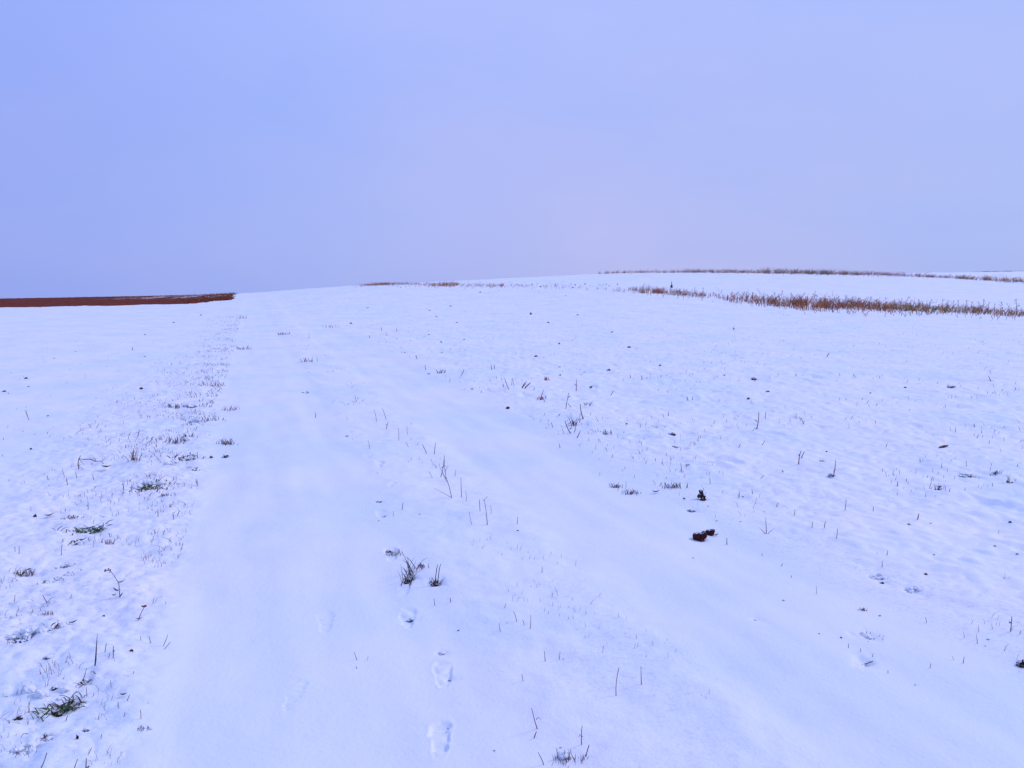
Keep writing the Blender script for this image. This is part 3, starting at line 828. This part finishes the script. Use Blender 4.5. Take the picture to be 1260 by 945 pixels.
STYLE = {   # blade materials, number of blades, soil patch, snow clumps, droop, height factor
 'green':   ([M_OLIVE, M_DARK, M_GREY, M_DARK], 18, True, 4, 0.3, 0.95),
 'green2':  ([M_DARK, M_OLIVE], 14, True, 2, 0.5, 0.5),
 'green3':  ([M_GREEN, M_GREEN, M_OLIVE, M_DARK], 32, True, 5, 0.6, 0.5),
 'dark':    ([M_DARK, M_OLIVE], 12, True, 1, 0.7, 0.55),
 'dark2':   ([M_DARK, M_OLIVE, M_STALK], 13, True, 1, 0.3, 0.8),
 'snowy':   ([M_GREY, M_OLIVE], 14, False, 5, 0.6, 0.35),
 'snowy2':  ([M_OLIVE, M_GREEN, M_GREY, M_GREY], 26, True, 7, 0.7, 0.45),
 'lying':   ([M_GREEN, M_OLIVE], 12, False, 4, 0.9, 0.3),
 'grey':    ([M_GREY, M_STALK, M_OLIVE], 15, False, 1, 0.2, 0.7),
 'brown':   ([M_STALK, M_DARK], 10, False, 1, 0.2, 0.75),
 'reddish': ([M_STALK, M_PALE], 9, False, 0, 0.1, 0.75),
 'reddish2': ([M_PALE, M_STALK, M_MAUVE], 12, False, 0, 0.1, 0.85),
 'fan':     ([M_STALK, M_DARK], 5, False, 0, 0.0, 0.8),
 'fan2':    ([M_STALK, M_DARK], 7, False, 1, 0.1, 0.8),
 'brownleaf': ([M_DARK, M_LEAF], 5, False, 0, 0.4, 0.8),
 'leafy':   ([M_STALK, M_PALE], 5, True, 1, 0.1, 0.85),
 'leafy2':  ([M_PALE, M_OCHRE], 5, True, 1, 0.0, 0.9),
 'twig':    ([M_STALK], 3, False, 0, 0.0, 1.0),
}

def tuft(px, py, wpx, hpx, style, label, mark):
    x, y, z, t = ground_at(px, py)
    mpp = t / FPX
    W, H = wpx * mpp, hpx * mpp
    mats, nb, soil, nsnow, droop, hf = STYLE[style]
    r_ = random.Random(int(px * 7 + py * 13))
    root = empty('grass_tuft' if style not in ('twig', 'fan', 'reddish') else 'dry_weed', (x, y, z))
    mb = MB()
    nb = int(nb * (1 + min(wpx / 40.0, 1.2)) * (1.5 if t < 9 else 1)) if nb > 7 else nb
    single = nb <= 20
    rad0 = min(max(0.38 * mpp, 0.0012), 0.006)
    depth = W * 0.55
    if t < 9 and style in ('green', 'green3', 'snowy', 'snowy2', 'dark', 'lying'):
        depth = max(depth, 0.55 * H * t / EYE)
    def gz(bx, by):
        return float(height(np.array([x + bx]), np.array([y + by]))[0]) - z
    for i in range(nb):
        bx = r_.gauss(0, 0.27) * W if style not in ('fan', 'twig') else r_.uniform(-.25, .25) * W
        by = r_.gauss(0, 0.3) * depth
        bx = max(-W * .55, min(W * .55, bx))
        h = H * hf * r_.uniform(0.35, 1.05)
        if style == 'twig': bx = by = 0.0
        if style == 'fan': ddx = h * r_.uniform(0.6, 1.1)
        elif style == 'twig': ddx = [0.0, -0.6, 0.8][i % 3] * h * (1 if i else 0.1); h = h if i == 0 else h * 0.5
        elif style == 'lying': ddx = r_.choice((-1, 1)) * r_.uniform(.1, .3) * W; h *= 0.5
        elif style in ('green3', 'snowy2', 'dark'): ddx = r_.uniform(-1.0, 1.2) * h * 1.3
        else: ddx = r_.uniform(-0.6, 0.6) * h
        ddy = r_.uniform(-0.8, 0.5) * h * 0.6
        rr = rad0 * r_.uniform(0.7, 1.4) * (1.7 if style in ('green3', 'dark') else 1.15 if style == 'green' else 1.0) * (1.5 if style in ('fan', 'fan2') else 1)
        if single: mb = MB()
        if px < 125 and t < 9: bx += by * 0.45
        blade(mb, (bx, by, gz(bx, by)), h, ddx, ddy, rr, r_.randrange(len(mats)), droop * r_.uniform(0.3, 1.1))
        if single: mb.build('blade' if style not in ('twig', 'fan') else 'stem', mats, root)
    if style == 'green2':
        for dx_ in (-0.1, 0.12):
            mb.tube([(dx_ * W, 0, 0), (dx_ * W + 0.2 * W, 0, H * 0.9), (dx_ * W + .3 * W, 0, H * 1.15)], [rad0 * 1.5, rad0 * 1.3, rad0 * .8], 5, 1, 0)
    if style == 'reddish':
        mb.tube([(0.1 * W, 0, 0), (0, 0, H * .5), (-0.1 * W, 0, H)], [rad0 * 1.0, rad0 * .9, rad0 * .5], 5, 1, 0)
        for k in range(9):
            u = r_.uniform(.1, .95)
            sg = r_.choice((-1, 1))
            c = ((0.1 - 0.2 * u) * W, 0, H * u)
            mb.tube([c, (c[0] + sg * W * .3, r_.uniform(-.2, .2) * W, c[2] + H * .12)], [rad0 * .9, rad0 * .5], 4, 1, k % 2)
    if not single: mb.build('blades', mats, root)
    if soil:
        s2 = MB()
        sx = r_.uniform(-.12, .12) * W; sy = -.15 * depth
        s2.blob((sx, sy, gz(sx, sy) - 0.002), (W * .22, W * .2, min(H * .12, 0.018)), r_, 3, 1.3, 0, px * .37)
        s2.build('soil', M_EARTH, root)
    if style in ('green3', 'green2', 'leafy', 'leafy2', 'fan2', 'brownleaf', 'dark', 'dark2') and t < 14:
        lf = MB()
        for k in range(3 if style == 'green3' else 2):
            lx = r_.uniform(-.35, .35) * W; ly = r_.uniform(-.4, .2) * depth
            ll_ = min(W * r_.uniform(.35, .55), 0.055)
            lf.leaf((lx, ly, gz(lx, ly) + 0.008 + H * r_.uniform(0.02, .25)), ll_, ll_ * r_.uniform(.22, .38), r_.uniform(-1, 1.6), r_.uniform(-.6, .6), r_, 0, r_.uniform(-.1, .5))
        lf.build('leaf', M_GREEN if style == 'green3' else M_LEAF, root)
    for k in range(nsnow):
        c = MB()
        sx = r_.uniform(-.45, .45) * W; sy = r_.uniform(-.2, .6) * depth
        rs = W * r_.uniform(.10, .19)
        c.blob((0, 0, 0), (rs, rs * .8, min(rs * .55, 0.022)), r_, 2, 0.55, 0, px * .11 + k * 3.1)
        c.build('snow_clump', M_CLUMP, root, (sx, sy, gz(sx, sy) + min(rs * .25, .01)))
    o = root
    o['label'] = label; o['category'] = 'dry weed' if root.name.startswith('dry_weed') else 'grass tuft'
    reg(o, px, py, None, o['category'], label, None, mark)

for t_ in TUFTS:
    tuft(*t_)

def _z4(x0, y0, k, pts): return [(x0 + a / k, y0 + b / k) for a, b in pts]
OUTLINE = {
 (862, 664): _z4(800, 580, 7.875, [(417, 645), (455, 628), (505, 632), (525, 612), (550, 640), (552, 668), (500, 690), (455, 702), (425, 708), (420, 680)]),
 (874, 657): _z4(800, 580, 7.875, [(540, 604), (585, 588), (628, 586), (626, 612), (612, 636), (570, 648), (545, 640)]),
 (864, 614): _z4(800, 580, 7.875, [(470, 228), (505, 212), (513, 245), (520, 268), (542, 272), (528, 296), (500, 308), (462, 294), (488, 280), (486, 250)]),
}
def clod(px, py, wpx, hpx, key, label, mark):
    x, y, z, t = ground_at(px, py)
    mpp = t / FPX
    W, H = wpx * mpp, hpx * mpp
    m = {'d': M_EARTH, 'r': M_LEAF, 'red': M_RED}[key]
    r_ = random.Random(int(px * 3 + py * 17))
    big = wpx >= 7 and hpx >= 3.5
    mb = MB()
    sub = 3 if wpx >= 9 else 2
    rough = 0.9 if wpx >= 7 else 0.6
    if wpx < 6.5:
        W *= 0.78; H *= 0.85
    if py < 365:
        W *= 0.75; H *= 0.75
    hh = H * (0.6 if t < 30 else 0.7)
    if (px, py) in OUTLINE:              # the shapes that show large: follow their own outline, with real thickness
        big = False
        pts = [((a - px) * mpp, (py + hpx * .5 - b) * mpp * 1.05) for a, b in OUTLINE[(px, py)]]
        cx = sum(p[0] for p in pts) / len(pts); cz = sum(p[1] for p in pts) / len(pts)
        ang = sorted((atan2(p[1] - cz, p[0] - cx), sqrt((p[0] - cx) ** 2 + (p[1] - cz) ** 2)) for p in pts)
        aa = [ang[-1][0] - 2 * pi] + [q[0] for q in ang] + [ang[0][0] + 2 * pi]
        rr = [ang[-1][1]] + [q[1] for q in ang] + [ang[0][1]]
        vs_, fs_ = ICO[3]
        V = np.array(vs_)
        nn_ = 1 + 0.07 * fbm(V[:, 0] * 3 + px + V[:, 1] * 2, V[:, 2] * 3 + V[:, 1] * 2, 3, .6)
        for v_, k_ in zip(V, nn_):
            R_ = float(np.interp(atan2(v_[2], v_[0]), aa, rr))
            c_ = sqrt(v_[0] ** 2 + v_[2] ** 2) ** 0.3
            q_ = atan2(v_[2], v_[0])
            mb.v.append((cx + cos(q_) * R_ * c_ * k_, v_[1] * W * .30 * k_ + .01, cz + sin(q_) * R_ * c_ * k_))
        mb.f += [tuple(f) for f in fs_]; mb.m += [0] * len(fs_)
        z = float(height(np.array([x]), np.array([y - .01]))[0])
    else:
        ax = r_.uniform(.35, .6); tw = r_.uniform(-.35, .35)
        mb.blob((0, 0, hh * 0.2), (W * 0.43, W * ax * .8, hh * (0.45 if hpx <= 3 else 0.62)), r_, sub, rough + .25, 0, px * .7 + py * .3)
        mb.v = [(vx, vy, vz + vx * tw) for vx, vy, vz in mb.v]
    if wpx >= 6:
            mb.blob((W * r_.uniform(-.3, .3), -W * .1, hh * 0.1), (W * 0.25, W * 0.2, hh * 0.4), r_, 2, rough, 0, px * .2)
    if big:
        o = empty('earth_clod', (x, y, z))
        mb.build('earth', m, o, None, False)
        c = MB()
        c.blob((W * .06, W * .2, hh * 0.72), (W * .42, W * .30, hh * .25 + 0.003), r_, 3, .5, 0, px * .9)
        c.build('snow_cap', M_CLUMP, o)
    else:
        o = mb.build('earth_clod', m, None, (x, y, z), False)
    far = py < 365
    size = 'tiny' if wpx < 4 else 'small' if wpx < 7 else 'wide'
    look = '%s %s' % (size, 'brown clod' if key != 'd' else 'dark clod') if not far else 'tiny dark clod'
    reg(o, px, py, look, 'earth clod', label, 'clods of earth showing through the snow', mark)

for c_ in CLODS:
    clod(*c_)

for (px, py, lpx, hd, label) in LEAVES:
    x, y, z, t = ground_at(px, py)
    mpp = t / FPX
    mb = MB()
    mb.leaf((0, 0, 0.006), lpx * mpp, lpx * mpp * 0.38, hd, 0.5, rnd, 0, 0.15)
    o = mb.build('fallen_leaf', M_GREEN if 'green blade' in label else M_LEAF, None, (x, y, z))
    reg(o, px, py, None, 'dead leaf', label)

# ------------------------------------------------------------------ single plants with a shape of their own
def pxs(px, py, pts):
    """offsets in metres from the plant's foot for points given in photograph pixels"""
    x, y, z, t = ground_at(px, py)
    mpp = t / FPX
    return (x, y, z), mpp, [((a - px) * mpp, (rnd.uniform(-1, 1) * 0.8) * mpp, (py - b) * mpp * 1.05) for a, b in pts]

# weed with two leaves and a flower head, near left
loc, mpp, P = pxs(148, 735, [(148, 738), (147.5, 727), (147, 718), (142, 709), (137, 702)])
root = empty('seed_head_weed', loc)
mb = MB(); mb.tube(P, [.0022, .002, .0018, .0015, .0011], 6); mb.build('stem', M_DARK, root)
for (cx, cy, ln_, hd, tl) in [(151, 717, 9, .1, .45), (144, 727, 8, 2.9, .3), (149, 734, 6, 1.0, .5), (141, 731, 7, 2.6, -.3)]:
    mb = MB(); mb.leaf(((cx - 148) * mpp, -.004, (735 - cy) * mpp), ln_ * mpp, ln_ * mpp * .32, hd, .6, rnd, 0, tl)
    mb.build('leaf', M_DARK, root)
mb = MB()
for k in range(9):
    a = rnd.uniform(0, 2 * pi); d = rnd.uniform(2, 5.5) * mpp
    e = (P[-1][0] - 2.5 * mpp + cos(a) * d * 1.0, rnd.uniform(-.008, .008), P[-1][2] + sin(a) * d * .55)
    mb.tube([P[-1], e], [.0008, .0006], 4)
    mb.blob(e, (.0032, .0032, .0028), rnd, 1, .5, 0, k)
mb.build('seed_head', M_DARK, root)
reg(root, 148, 735, None, 'weed', 'dried weed with two dark leaves and bent stem ending in a loose seed head', None, 'the seed head weed')

loc, mpp, P = pxs(170, 763, [(169.5, 766), (170.5, 762), (174, 755), (178, 747)])
root = empty('seed_head_weed', loc)
mb = MB(); mb.tube(P, [.002, .0018, .0016, .0013], 6); mb.build('stem', M_STALK, root)
mb = MB()
for k in range(7):
    a = k / 7 * 2 * pi
    e = (P[-1][0] + cos(a) * 2.6 * mpp, sin(a) * .006, P[-1][2] + 1.0 * mpp + .4 * sin(a * 2) * mpp)
    mb.tube([P[-1], e], [.0014, .0012], 4); mb.blob(e, (.0036, .0036, .003), rnd, 1, .5, 0, k)
mb.build('seed_head', M_STALK, root)
mb = MB(); mb.leaf((.006, 0, .004), .03, .008, .1, .4, rnd, 0, .2); mb.build('leaf', M_STALK, root)
reg(root, 170, 763, None, 'weed', 'small leaning weed topped by a round dark flower head at the left lane edge', None, 'the round headed weed')

# bent twig standing and running right, left field
loc, mpp, P = pxs(97, 577, [(97, 580), (96.8, 570), (97.5, 565), (104, 565.5), (112, 565.5), (118, 568), (125, 567.5), (128, 571)])
root = empty('bent_twig', loc)
mb = MB(); mb.tube(P, [.004, .0038, .004, .0036, .004, .0034, .003, .002], 5)
mb.tube([P[2], (P[2][0] + .02, 0, P[2][2] + .03)], [.003, .002], 4); mb.tube([P[2], (P[2][0] + .035, .01, P[2][2] - .05)], [.0025, .0015], 4)
mb.build('twig', M_STALK, root)
mb = MB(); mb.leaf((34 * mpp, 0, .012), .10, .035, -.3, .3, rnd, 0, .1); mb.build('leaf', M_LEAF, root)
reg(root, 97, 577, None, 'twig', 'bent reddish twig standing up then running flat to the right, left field', None, 'the bent reddish twig')

# tall branching dry stem in the strip between lanes
loc, mpp, P = pxs(556, 613, [(556.5, 616), (553, 600), (549, 588), (547.3, 575), (547, 562)])
root = empty('dry_weed', loc)
mb = MB(); mb.tube(P, [.0026, .0023, .002, .0017, .001], 6); mb.build('stem', M_STALK, root)
mb = MB()
for a, b in (((555, 612), (534, 600)), ((549, 589), (541, 574)), ((547.5, 580), (552, 572)), ((550, 592), (545, 583))):
    p = [((q_[0] - 556) * mpp, rnd.uniform(-.01, .01), (613 - q_[1]) * mpp) for q_ in (a, b)]
    mb.tube(p, [.0018, .001], 4)
mb.build('twig', M_STALK, root)
reg(root, 556, 613, None, 'weed', 'tallest dry branching stem standing in the strip between the wheel lanes', None, 'the tall branching stem')

# tall pointed blade, near left margin
loc, mpp, P = pxs(117, 819, [(116, 822), (118, 812), (120, 797), (122, 779)])
mb = MB()
mb.tube([(p[0], p[1], p[2]) for p in P], [.0026, .0034, .0022, .0005], 5, .5)
o = mb.build('tall_grass', M_DARK, None, loc)
reg(o, 117, 819, None, 'grass blade', 'tallest pointed dark grass blade in the near left margin above the bright green tuft', None, 'the tallest dark blade')

# dark upright thistle-like weed on the slope behind the stubble edge
loc, mpp, P = pxs(826.5, 354, [(826.5, 355), (826.5, 351), (826.4, 346.5)])
root = empty('dark_weed', loc)
mb = MB(); mb.tube(P, [.05, .035, .02], 6); mb.build('stem', M_DARK, root)
mb = MB(); mb.blob((0, 0, 2.2 * mpp), (1.1 * mpp, .06, 1.9 * mpp), rnd, 2, .7, 0, 2.0); mb.build('seed_head', M_DARK, root)
reg(root, 826, 354, None, 'weed', 'single dark upright weed on the snowy slope behind the broken strip of rust grass', None, 'the dark upright weed')

# ------------------------------------------------------------------ fine grass and stubble that nobody could count
def scatter(name, label, cat, fn, n, mats, hrange, rrange, lean, seed, rr=None):
    r_ = np.random.RandomState(seed)
    pts = fn(r_, n)
    z = height(pts[:, 0], pts[:, 1])
    mb = MB()
    rl = random.Random(seed)
    for (x, y), zz in zip(pts, z):
        r = sqrt(x * x + y * y)
        h = rl.uniform(*hrange) * (1 + 0.02 * r)
        rad = max(rrange[0], min(rrange[1], r / FPX * 0.32)) * rl.uniform(.6, 1.3)
        a = rl.uniform(0, 2 * pi); q = lean * h * rl.uniform(0, 1) * (3.0 if rl.random() < .25 else 1.2)
        mb.tube([(x, y, zz - .01), (x + cos(a) * q * .4, y + sin(a) * q * .4, zz + h * .6), (x + cos(a) * q, y + sin(a) * q, zz + h)],
                [rad, rad * .8, rad * .25], 3, .6, rl.randrange(len(mats)))
    o = mb.build(name, mats)
    o['label'] = label; o['category'] = cat; o['kind'] = 'stuff'
    return o

def sl_to_xy(s, l):
    return np.stack([s * cos(_A) - l * sin(_A), s * sin(_A) + l * cos(_A)], 1)

def f_left(r_, n):
    l = np.exp(r_.uniform(log(2.6), log(45), n * 8)); s = -0.45 - np.abs(r_.normal(0.25, 0.55, n * 8))
    p = sl_to_xy(s, l)
    k = fbm(p[:, 0] * 1.2, p[:, 1] * 1.2, 2) + 0.6 * gnoise(p[:, 0] * 5, p[:, 1] * 5)
    return p[(k > 0.18) & (s > -2.6)][:n]
def f_mid(r_, n):
    l = np.exp(r_.uniform(log(2.6), log(60), n * 8)); s = r_.normal(1.3, 0.2, n * 8)
    p = sl_to_xy(s, l)
    k = fbm(p[:, 0] * 0.9 + 9, p[:, 1] * 0.9, 2)
    return p[(k > 0.2) & (s > 0.95) & (s < 1.75)][:n]
def f_right(r_, n):
    y = np.exp(r_.uniform(log(3), log(75), n * 8)); x = y * r_.uniform(-0.5, 0.8, n * 8)
    s, l = track_sl(x, y)
    p = np.stack([x, y], 1)
    k = fbm(x * 0.5, y * 0.5, 3)
    return p[(s > 3.0) & (k > 0.12)][:n]
def f_leftfield(r_, n):
    y = np.exp(r_.uniform(log(5), log(60), n * 8)); x = -y * r_.uniform(0.2, 0.75, n * 8)
    s, l = track_sl(x, y)
    return np.stack([x, y], 1)[s < -1.8][:n]
scatter('sparse_grass', 'fine short grass blades scattered through thin snow along the left edge of the track', 'grass', f_left, 2000, [M_GREY, M_STALK, M_PALE, M_PALE, M_OLIVE], (.008, .036), (.0008, .0035), 0.9, 3)
scatter('sparse_grass', 'fine pale grass tips in the strip between the two wheel lanes', 'grass', f_mid, 320, [M_PALE, M_GREY], (.006, .028), (.0006, .0028), 0.7, 4)
scatter('sparse_stubble', 'fine reddish stubble tips scattered across the right field', 'stubble', f_right, 1600, [M_STALK, M_PALE, M_MAUVE, M_DARK], (.008, .042), (.0007, .004), 0.6, 6)
scatter('sparse_stubble', 'tiny scattered stubble tips in the open snow of the left field', 'stubble', f_leftfield, 160, [M_STALK, M_GREY], (.006, .02), (.0008, .004), 0.6, 8)

# ------------------------------------------------------------------ the strips of dry grass on the slope
def path_pt(path, u):
    xs = [p[0] for p in path]
    px = xs[0] + (xs[-1] - xs[0]) * u
    D = float(np.interp(px, xs, [p[1] for p in path]))
    a = (px - 630) / FPX
    return a * D, D, px

def dens_fn(table, px):
    return float(np.interp(px, [a for a, b in table], [b for a, b in table]))

def strip(name, label, path, n, dens, depth, hmean, width, mixfn, seed, twigs=1):
    rl = random.Random(seed)
    mb = MB()
    pts = []
    while len(pts) < n:
        x, y, px = path_pt(path, rl.random())
        yy = y + max(-2.2, min(2.2, rl.gauss(0, 1))) * depth * (1 if rl.random() < .8 else 2)
        cl = 0.42 + 1.5 * float(gnoise(np.array([x * 1.3]), np.array([yy * .55 + seed]))[0])
        if rl.random() > dens_fn(dens, px) * max(0.04, min(1, cl)): continue
        pts.append((x + rl.gauss(0, .05), yy, px))
    A = np.array(pts)
    z = height(A[:, 0], A[:, 1])
    hn = 0.75 + 0.7 * gnoise(A[:, 0] * 2.3, A[:, 0] * 0 + seed)
    for (x, y, px), zz, hk in zip(pts, z, hn):
        h = hmean * hk * rl.uniform(.35, 1.15) * (0.6 + 0.4 * dens_fn(dens, px))
        dx = rl.gauss(0.12, .5) * h; dy = rl.gauss(0, .35) * h
        mi = mixfn(px, rl)
        wd = width * rl.uniform(.6, 1.3)
        mb.tube([(x, y, zz - .02), (x + dx * .35, y + dy * .35, zz + h * .55), (x + dx, y + dy, zz + h)], [wd, wd * .8, wd * .35], 3, .6, mi)
        for k in range(twigs):
            u = rl.uniform(.3, .95); q = rl.uniform(.08, .2) * h * 2
            c = (x + dx * u * u, y + dy * u * u, zz + h * u)
            sg = rl.choice((-1, 1))
            mb.tube([c, (c[0] + sg * q * .6, c[1], c[2] + q * rl.uniform(-.2, .5))], [wd * .8, wd * .5], 3, .7, mi)
    o = mb.build(name, [M_RUST, M_BROWN, M_OCHRE, M_OLIVE, M_MAUVE, M_DARK])
    o['label'] = label; o['category'] = 'dry grass'; o['kind'] = 'stuff'
    return o

NEAR = [(893, 60.5), (950, 58), (1020, 57), (1100, 56), (1180, 54.5), (1262, 53)]
def mix_near(px, rl):
    r = rl.random()
    if 1085 < px < 1130: return 3 if r < .45 else (2 if r < .75 else 1)
    if px > 1150: return [0, 1, 2, 4, 3][min(4, int(r * 5))]
    return 0 if r < .34 else 1 if r < .60 else 2 if r < .70 else 3 if r < .76 else 4 if r < .90 else 5
strip('dry_grass', 'long strip of rust brown dry grass crossing the right slope, the nearer strip', NEAR, 3000,
      [(893, .3), (905, .35), (925, .6), (930, .25), (936, .9), (1090, 1), (1097, .3), (1100, .9), (1120, .8), (1135, .35), (1150, .3), (1160, .6), (1200, .6), (1212, .5), (1225, .35), (1250, .4), (1262, .1)],
      3.0, .60, .014, mix_near, 21, 2)
MID = [(690, 80), (750, 75), (790, 71), (830, 68), (870, 66), (915, 63)]
strip('dry_grass', 'short broken strip of rust grass left of the long one, in front of the dark upright weed', MID, 850,
      [(690, .02), (740, .08), (765, .15), (784, .4), (788, 1), (806, 1), (812, .6), (838, .7), (866, .35), (880, .1), (915, .1)],
      2.0, .50, .013, mix_near, 22)
FARL = [(445, 111), (480, 108), (520, 102), (560, 97), (600, 92), (640, 88), (700, 83)]
def mix_pale(px, rl):
    r = rl.random()
    if px < 505: return 1 if r < .5 else 0 if r < .7 else 4
    return 2 if r < .35 else 4 if r < .65 else 0 if r < .85 else 1
strip('dry_grass', 'thin pale patch of dry grass on the skyline above the far end of the track', FARL, 1700,
      [(445, .1), (460, .7), (470, 1), (480, .5), (492, .8), (500, .25), (520, .3), (535, .5), (548, 1), (560, .9), (568, .25), (600, .3), (640, .12), (700, .08)],
      3.2, .42, .015, mix_pale, 23)
FAR = [(735, 142), (800, 138), (870, 132), (940, 124), (1000, 121), (1060, 119), (1110, 116), (1160, 109), (1210, 103), (1265, 98)]
def mix_far(px, rl):
    r = rl.random()
    if 955 < px < 1020 and r < .5: return 3
    if px > 1200: return 2 if r < .35 else 1 if r < .7 else 4
    return 1 if r < .3 else 4 if r < .75 else 5 if r < .88 else 0
strip('dry_grass', 'dark brownish line of dry weeds along the skyline of the hill, the farther strip', FAR, 4200,
      [(735, .4), (800, .5), (830, .4), (850, .8), (900, .7), (955, 1), (1020, 1), (1060, .75), (1100, .5), (1115, .3), (1125, .6), (1145, .6), (1150, .4), (1200, .55), (1235, .9), (1252, .8), (1265, .7)],
      3.0, .72, .017, mix_far, 24)
FAR2 = [(1190, 172), (1225, 176), (1262, 180)]
strip('dry_grass', 'faint dark weed line on the highest snow at the far right of the skyline', FAR2, 500,
      [(1190, .1), (1205, .8), (1242, .7), (1244, .05), (1252, .6), (1262, .5)], .8, .22, .02, lambda px, rl: 1, 25)
# rough grass at the end of the ploughed field
def f_pl(r_, n):
    s = -1.9 - np.abs(r_.normal(0, 2.2, n)); l = r_.uniform(66, 122, n)
    p = sl_to_xy(s, l)
    return p[ploughed(p[:, 0], p[:, 1]) > 0.3]
o = scatter('rough_grass', 'rusty rough grass fringing the right end of the brown ploughed field', 'dry grass', f_pl, 1600, [M_BROWN, M_STALK, M_RUST, M_DARK], (.04, .10), (.006, .014), 0.6, 12)
o.name = 'dry_grass'

# single weeds that rise above the near strip
def weed_mesh(seed, h):
    rl = random.Random(seed)
    st, lv, hd_ = MB(), MB(), MB()
    dx = rl.uniform(-.2, .3) * h
    P = [(dx * u * u, 0, h * u - .03 * (1 - u)) for u in (0, .25, .5, .75, 1)]
    st.tube(P, [.012, .011, .009, .008, .005], 5)
    for k in range(7):
        u = .3 + .65 * k / 7; c = (dx * u * u, 0, h * u); a = rl.uniform(0, 2 * pi)
        q = rl.uniform(.05, .14)
        e = (c[0] + cos(a) * q, c[1] + sin(a) * q, c[2] + q * .8)
        st.tube([c, e], [.007, .004], 4)
        hd_.blob(e, (.012, .012, .022), rl, 1, .7, 0, k)
    hd_.blob((dx, 0, h), (.014, .014, .05), rl, 1, .7, 0, 9)
    for k in range(4):
        u = rl.uniform(.1, .6)
        lv.leaf((dx * u * u, 0, h * u), .14, .035, rl.uniform(0, 6.28), .6, rl, 0, rl.uniform(-.4, .2))
    return st, lv, hd_
PROTO = []
for k in range(4):
    st, lv, hd_ = weed_mesh(50 + k, .62 + .05 * k)
    mm = (M_BROWN, M_RUST, M_MAUVE, M_DARK)[k]
    PROTO.append((st, lv, hd_, mm, []))
def place_weed(k, px, D, label_sec):
    st, lv, hd_, mm, cache = PROTO[k]
    a = (px - 630) / FPX
    x, y = a * D, D
    z = float(height(np.array([x]), np.array([y]))[0])
    if not cache:
        root = empty('dry_weed', (x, y, z))
        cache += [root, st.build('stem', mm, root), lv.build('leaf', mm, root), hd_.build('seed_head', M_BROWN, root)]
    else:
        root = cache[0].copy(); C.objects.link(root); root.location = (x, y, z)
        for ch in cache[1:]:
            c = ch.copy(); C.objects.link(c); c.parent = root
    s_ = rnd.uniform(.8, 1.15) * (0.85 if D > 62 else 1)
    root.scale = (s_, s_, s_); root.rotation_euler = (0, 0, rnd.uniform(0, 6.28))
    py = 352 + (CZ - z) / D * FPX
    reg(root, px, py, None, 'weed', label_sec, 'dry weeds standing in the strip of rust grass')
WS = [(px, 'dry brown weed rising from the left, densest half of the long rust grass strip') for px in
      (938, 944, 951, 958, 963, 971, 979, 984, 990, 997, 1003, 1009, 1017, 1024, 1031, 1039, 1046, 1053, 1060, 1068, 1073, 1075, 1081, 1088)]
WS += [(px, 'dry weed rising from the thinner right half of the long rust grass strip') for px in
       (1099, 1106, 1112, 1119, 1128, 1134, 1141, 1158, 1164, 1171, 1178, 1186, 1194, 1202, 1207, 1214, 1222, 1231, 1240, 1249)]
WS += [(px, 'dry weed at the frayed left end of the long rust grass strip') for px in (899, 906, 912, 918, 925)]
for i, (px, lb) in enumerate(WS):
    D = float(np.interp(px, [a for a, b in NEAR], [b for a, b in NEAR])) + rnd.uniform(-.8, 1.0)
    place_weed(i % 4, px, D, lb)
for px in (790, 797, 804, 816, 824, 832, 841, 853, 864):
    D = float(np.interp(px, [a for a, b in MID], [b for a, b in MID])) + rnd.uniform(-.6, .8)
    place_weed(px % 4, px, D, 'dry weed standing in the short broken strip near the dark upright weed')

# ------------------------------------------------------------------ labels that single each thing out
MARKS = [(it[1], it[2], it[7]) for it in ITEMS if it[7]]
MARKS += [(600, 352, 'the pale skyline grass'), (270, 372, 'the ploughed field\'s right end'), (120, 376, 'the ploughed field\'s middle'),
          (20, 378, 'the ploughed field\'s left end'), (905, 382, 'the rust strip\'s left end'), (1020, 388, 'the rust strip\'s middle'),
          (1200, 395, 'the rust strip\'s right end'), (800, 366, 'the short rust strip'), (560, 370, 'the skyline grass patch'),
          (312, 368, 'the track\'s far end'), (1255, 640, 'the picture\'s right edge'), (3, 500, 'the picture\'s left edge'), (3, 590, 'the picture\'s left edge')]
def relation(px, py, skip=None):
    best = min((m for m in MARKS if m[2] != skip), key=lambda m: (m[0] - px) ** 2 + 1.6 * (m[1] - py) ** 2)
    dx, dy = px - best[0], py - best[1]
    d = sqrt(dx * dx + dy * dy)
    close = 'close ' if d < 28 else 'just ' if d < 60 else 'well '
    if abs(dx) > 1.2 * abs(dy): w_ = 'right of' if dx > 0 else 'left of'
    elif dy < 0: w_ = 'behind'
    else: w_ = 'in front of'
    if close == 'close ' : close = 'close ' if w_ != 'behind' else 'close '
    return close + w_ + ' ' + best[2]
by = {}
for it in ITEMS:
    o, px, py, look, cat, fixed, group, mark = it
    o['category'] = cat
    if group: o['group'] = group
    lab = fixed or (look + ' ' + relation(px, py))
    by.setdefault(lab, []).append(it)
ORD = ['leftmost', 'second from left', 'third from left', 'fourth from left', 'fifth from left', 'sixth from left', 'seventh from left', 'eighth from left']
NUM = {2: 'two', 3: 'three', 4: 'four', 5: 'five', 6: 'six', 7: 'seven', 8: 'eight'}
for lab, its in by.items():
    if len(its) == 1 or len(its) > 8 or its[0][5]:
        for it in its: it[0]['label'] = lab
        continue
    its.sort(key=lambda i: i[1])
    for k, it in enumerate(its):
        pre = (ORD[k] if k < len(its) - 1 else 'rightmost') + ' '
        it[0]['label'] = pre + lab
for it in ITEMS:
    n_ = len(it[0]['label'].split())
    if n_ > 16: print('LONG', n_, it[0]['label'])
print('THINGS', len(ITEMS))
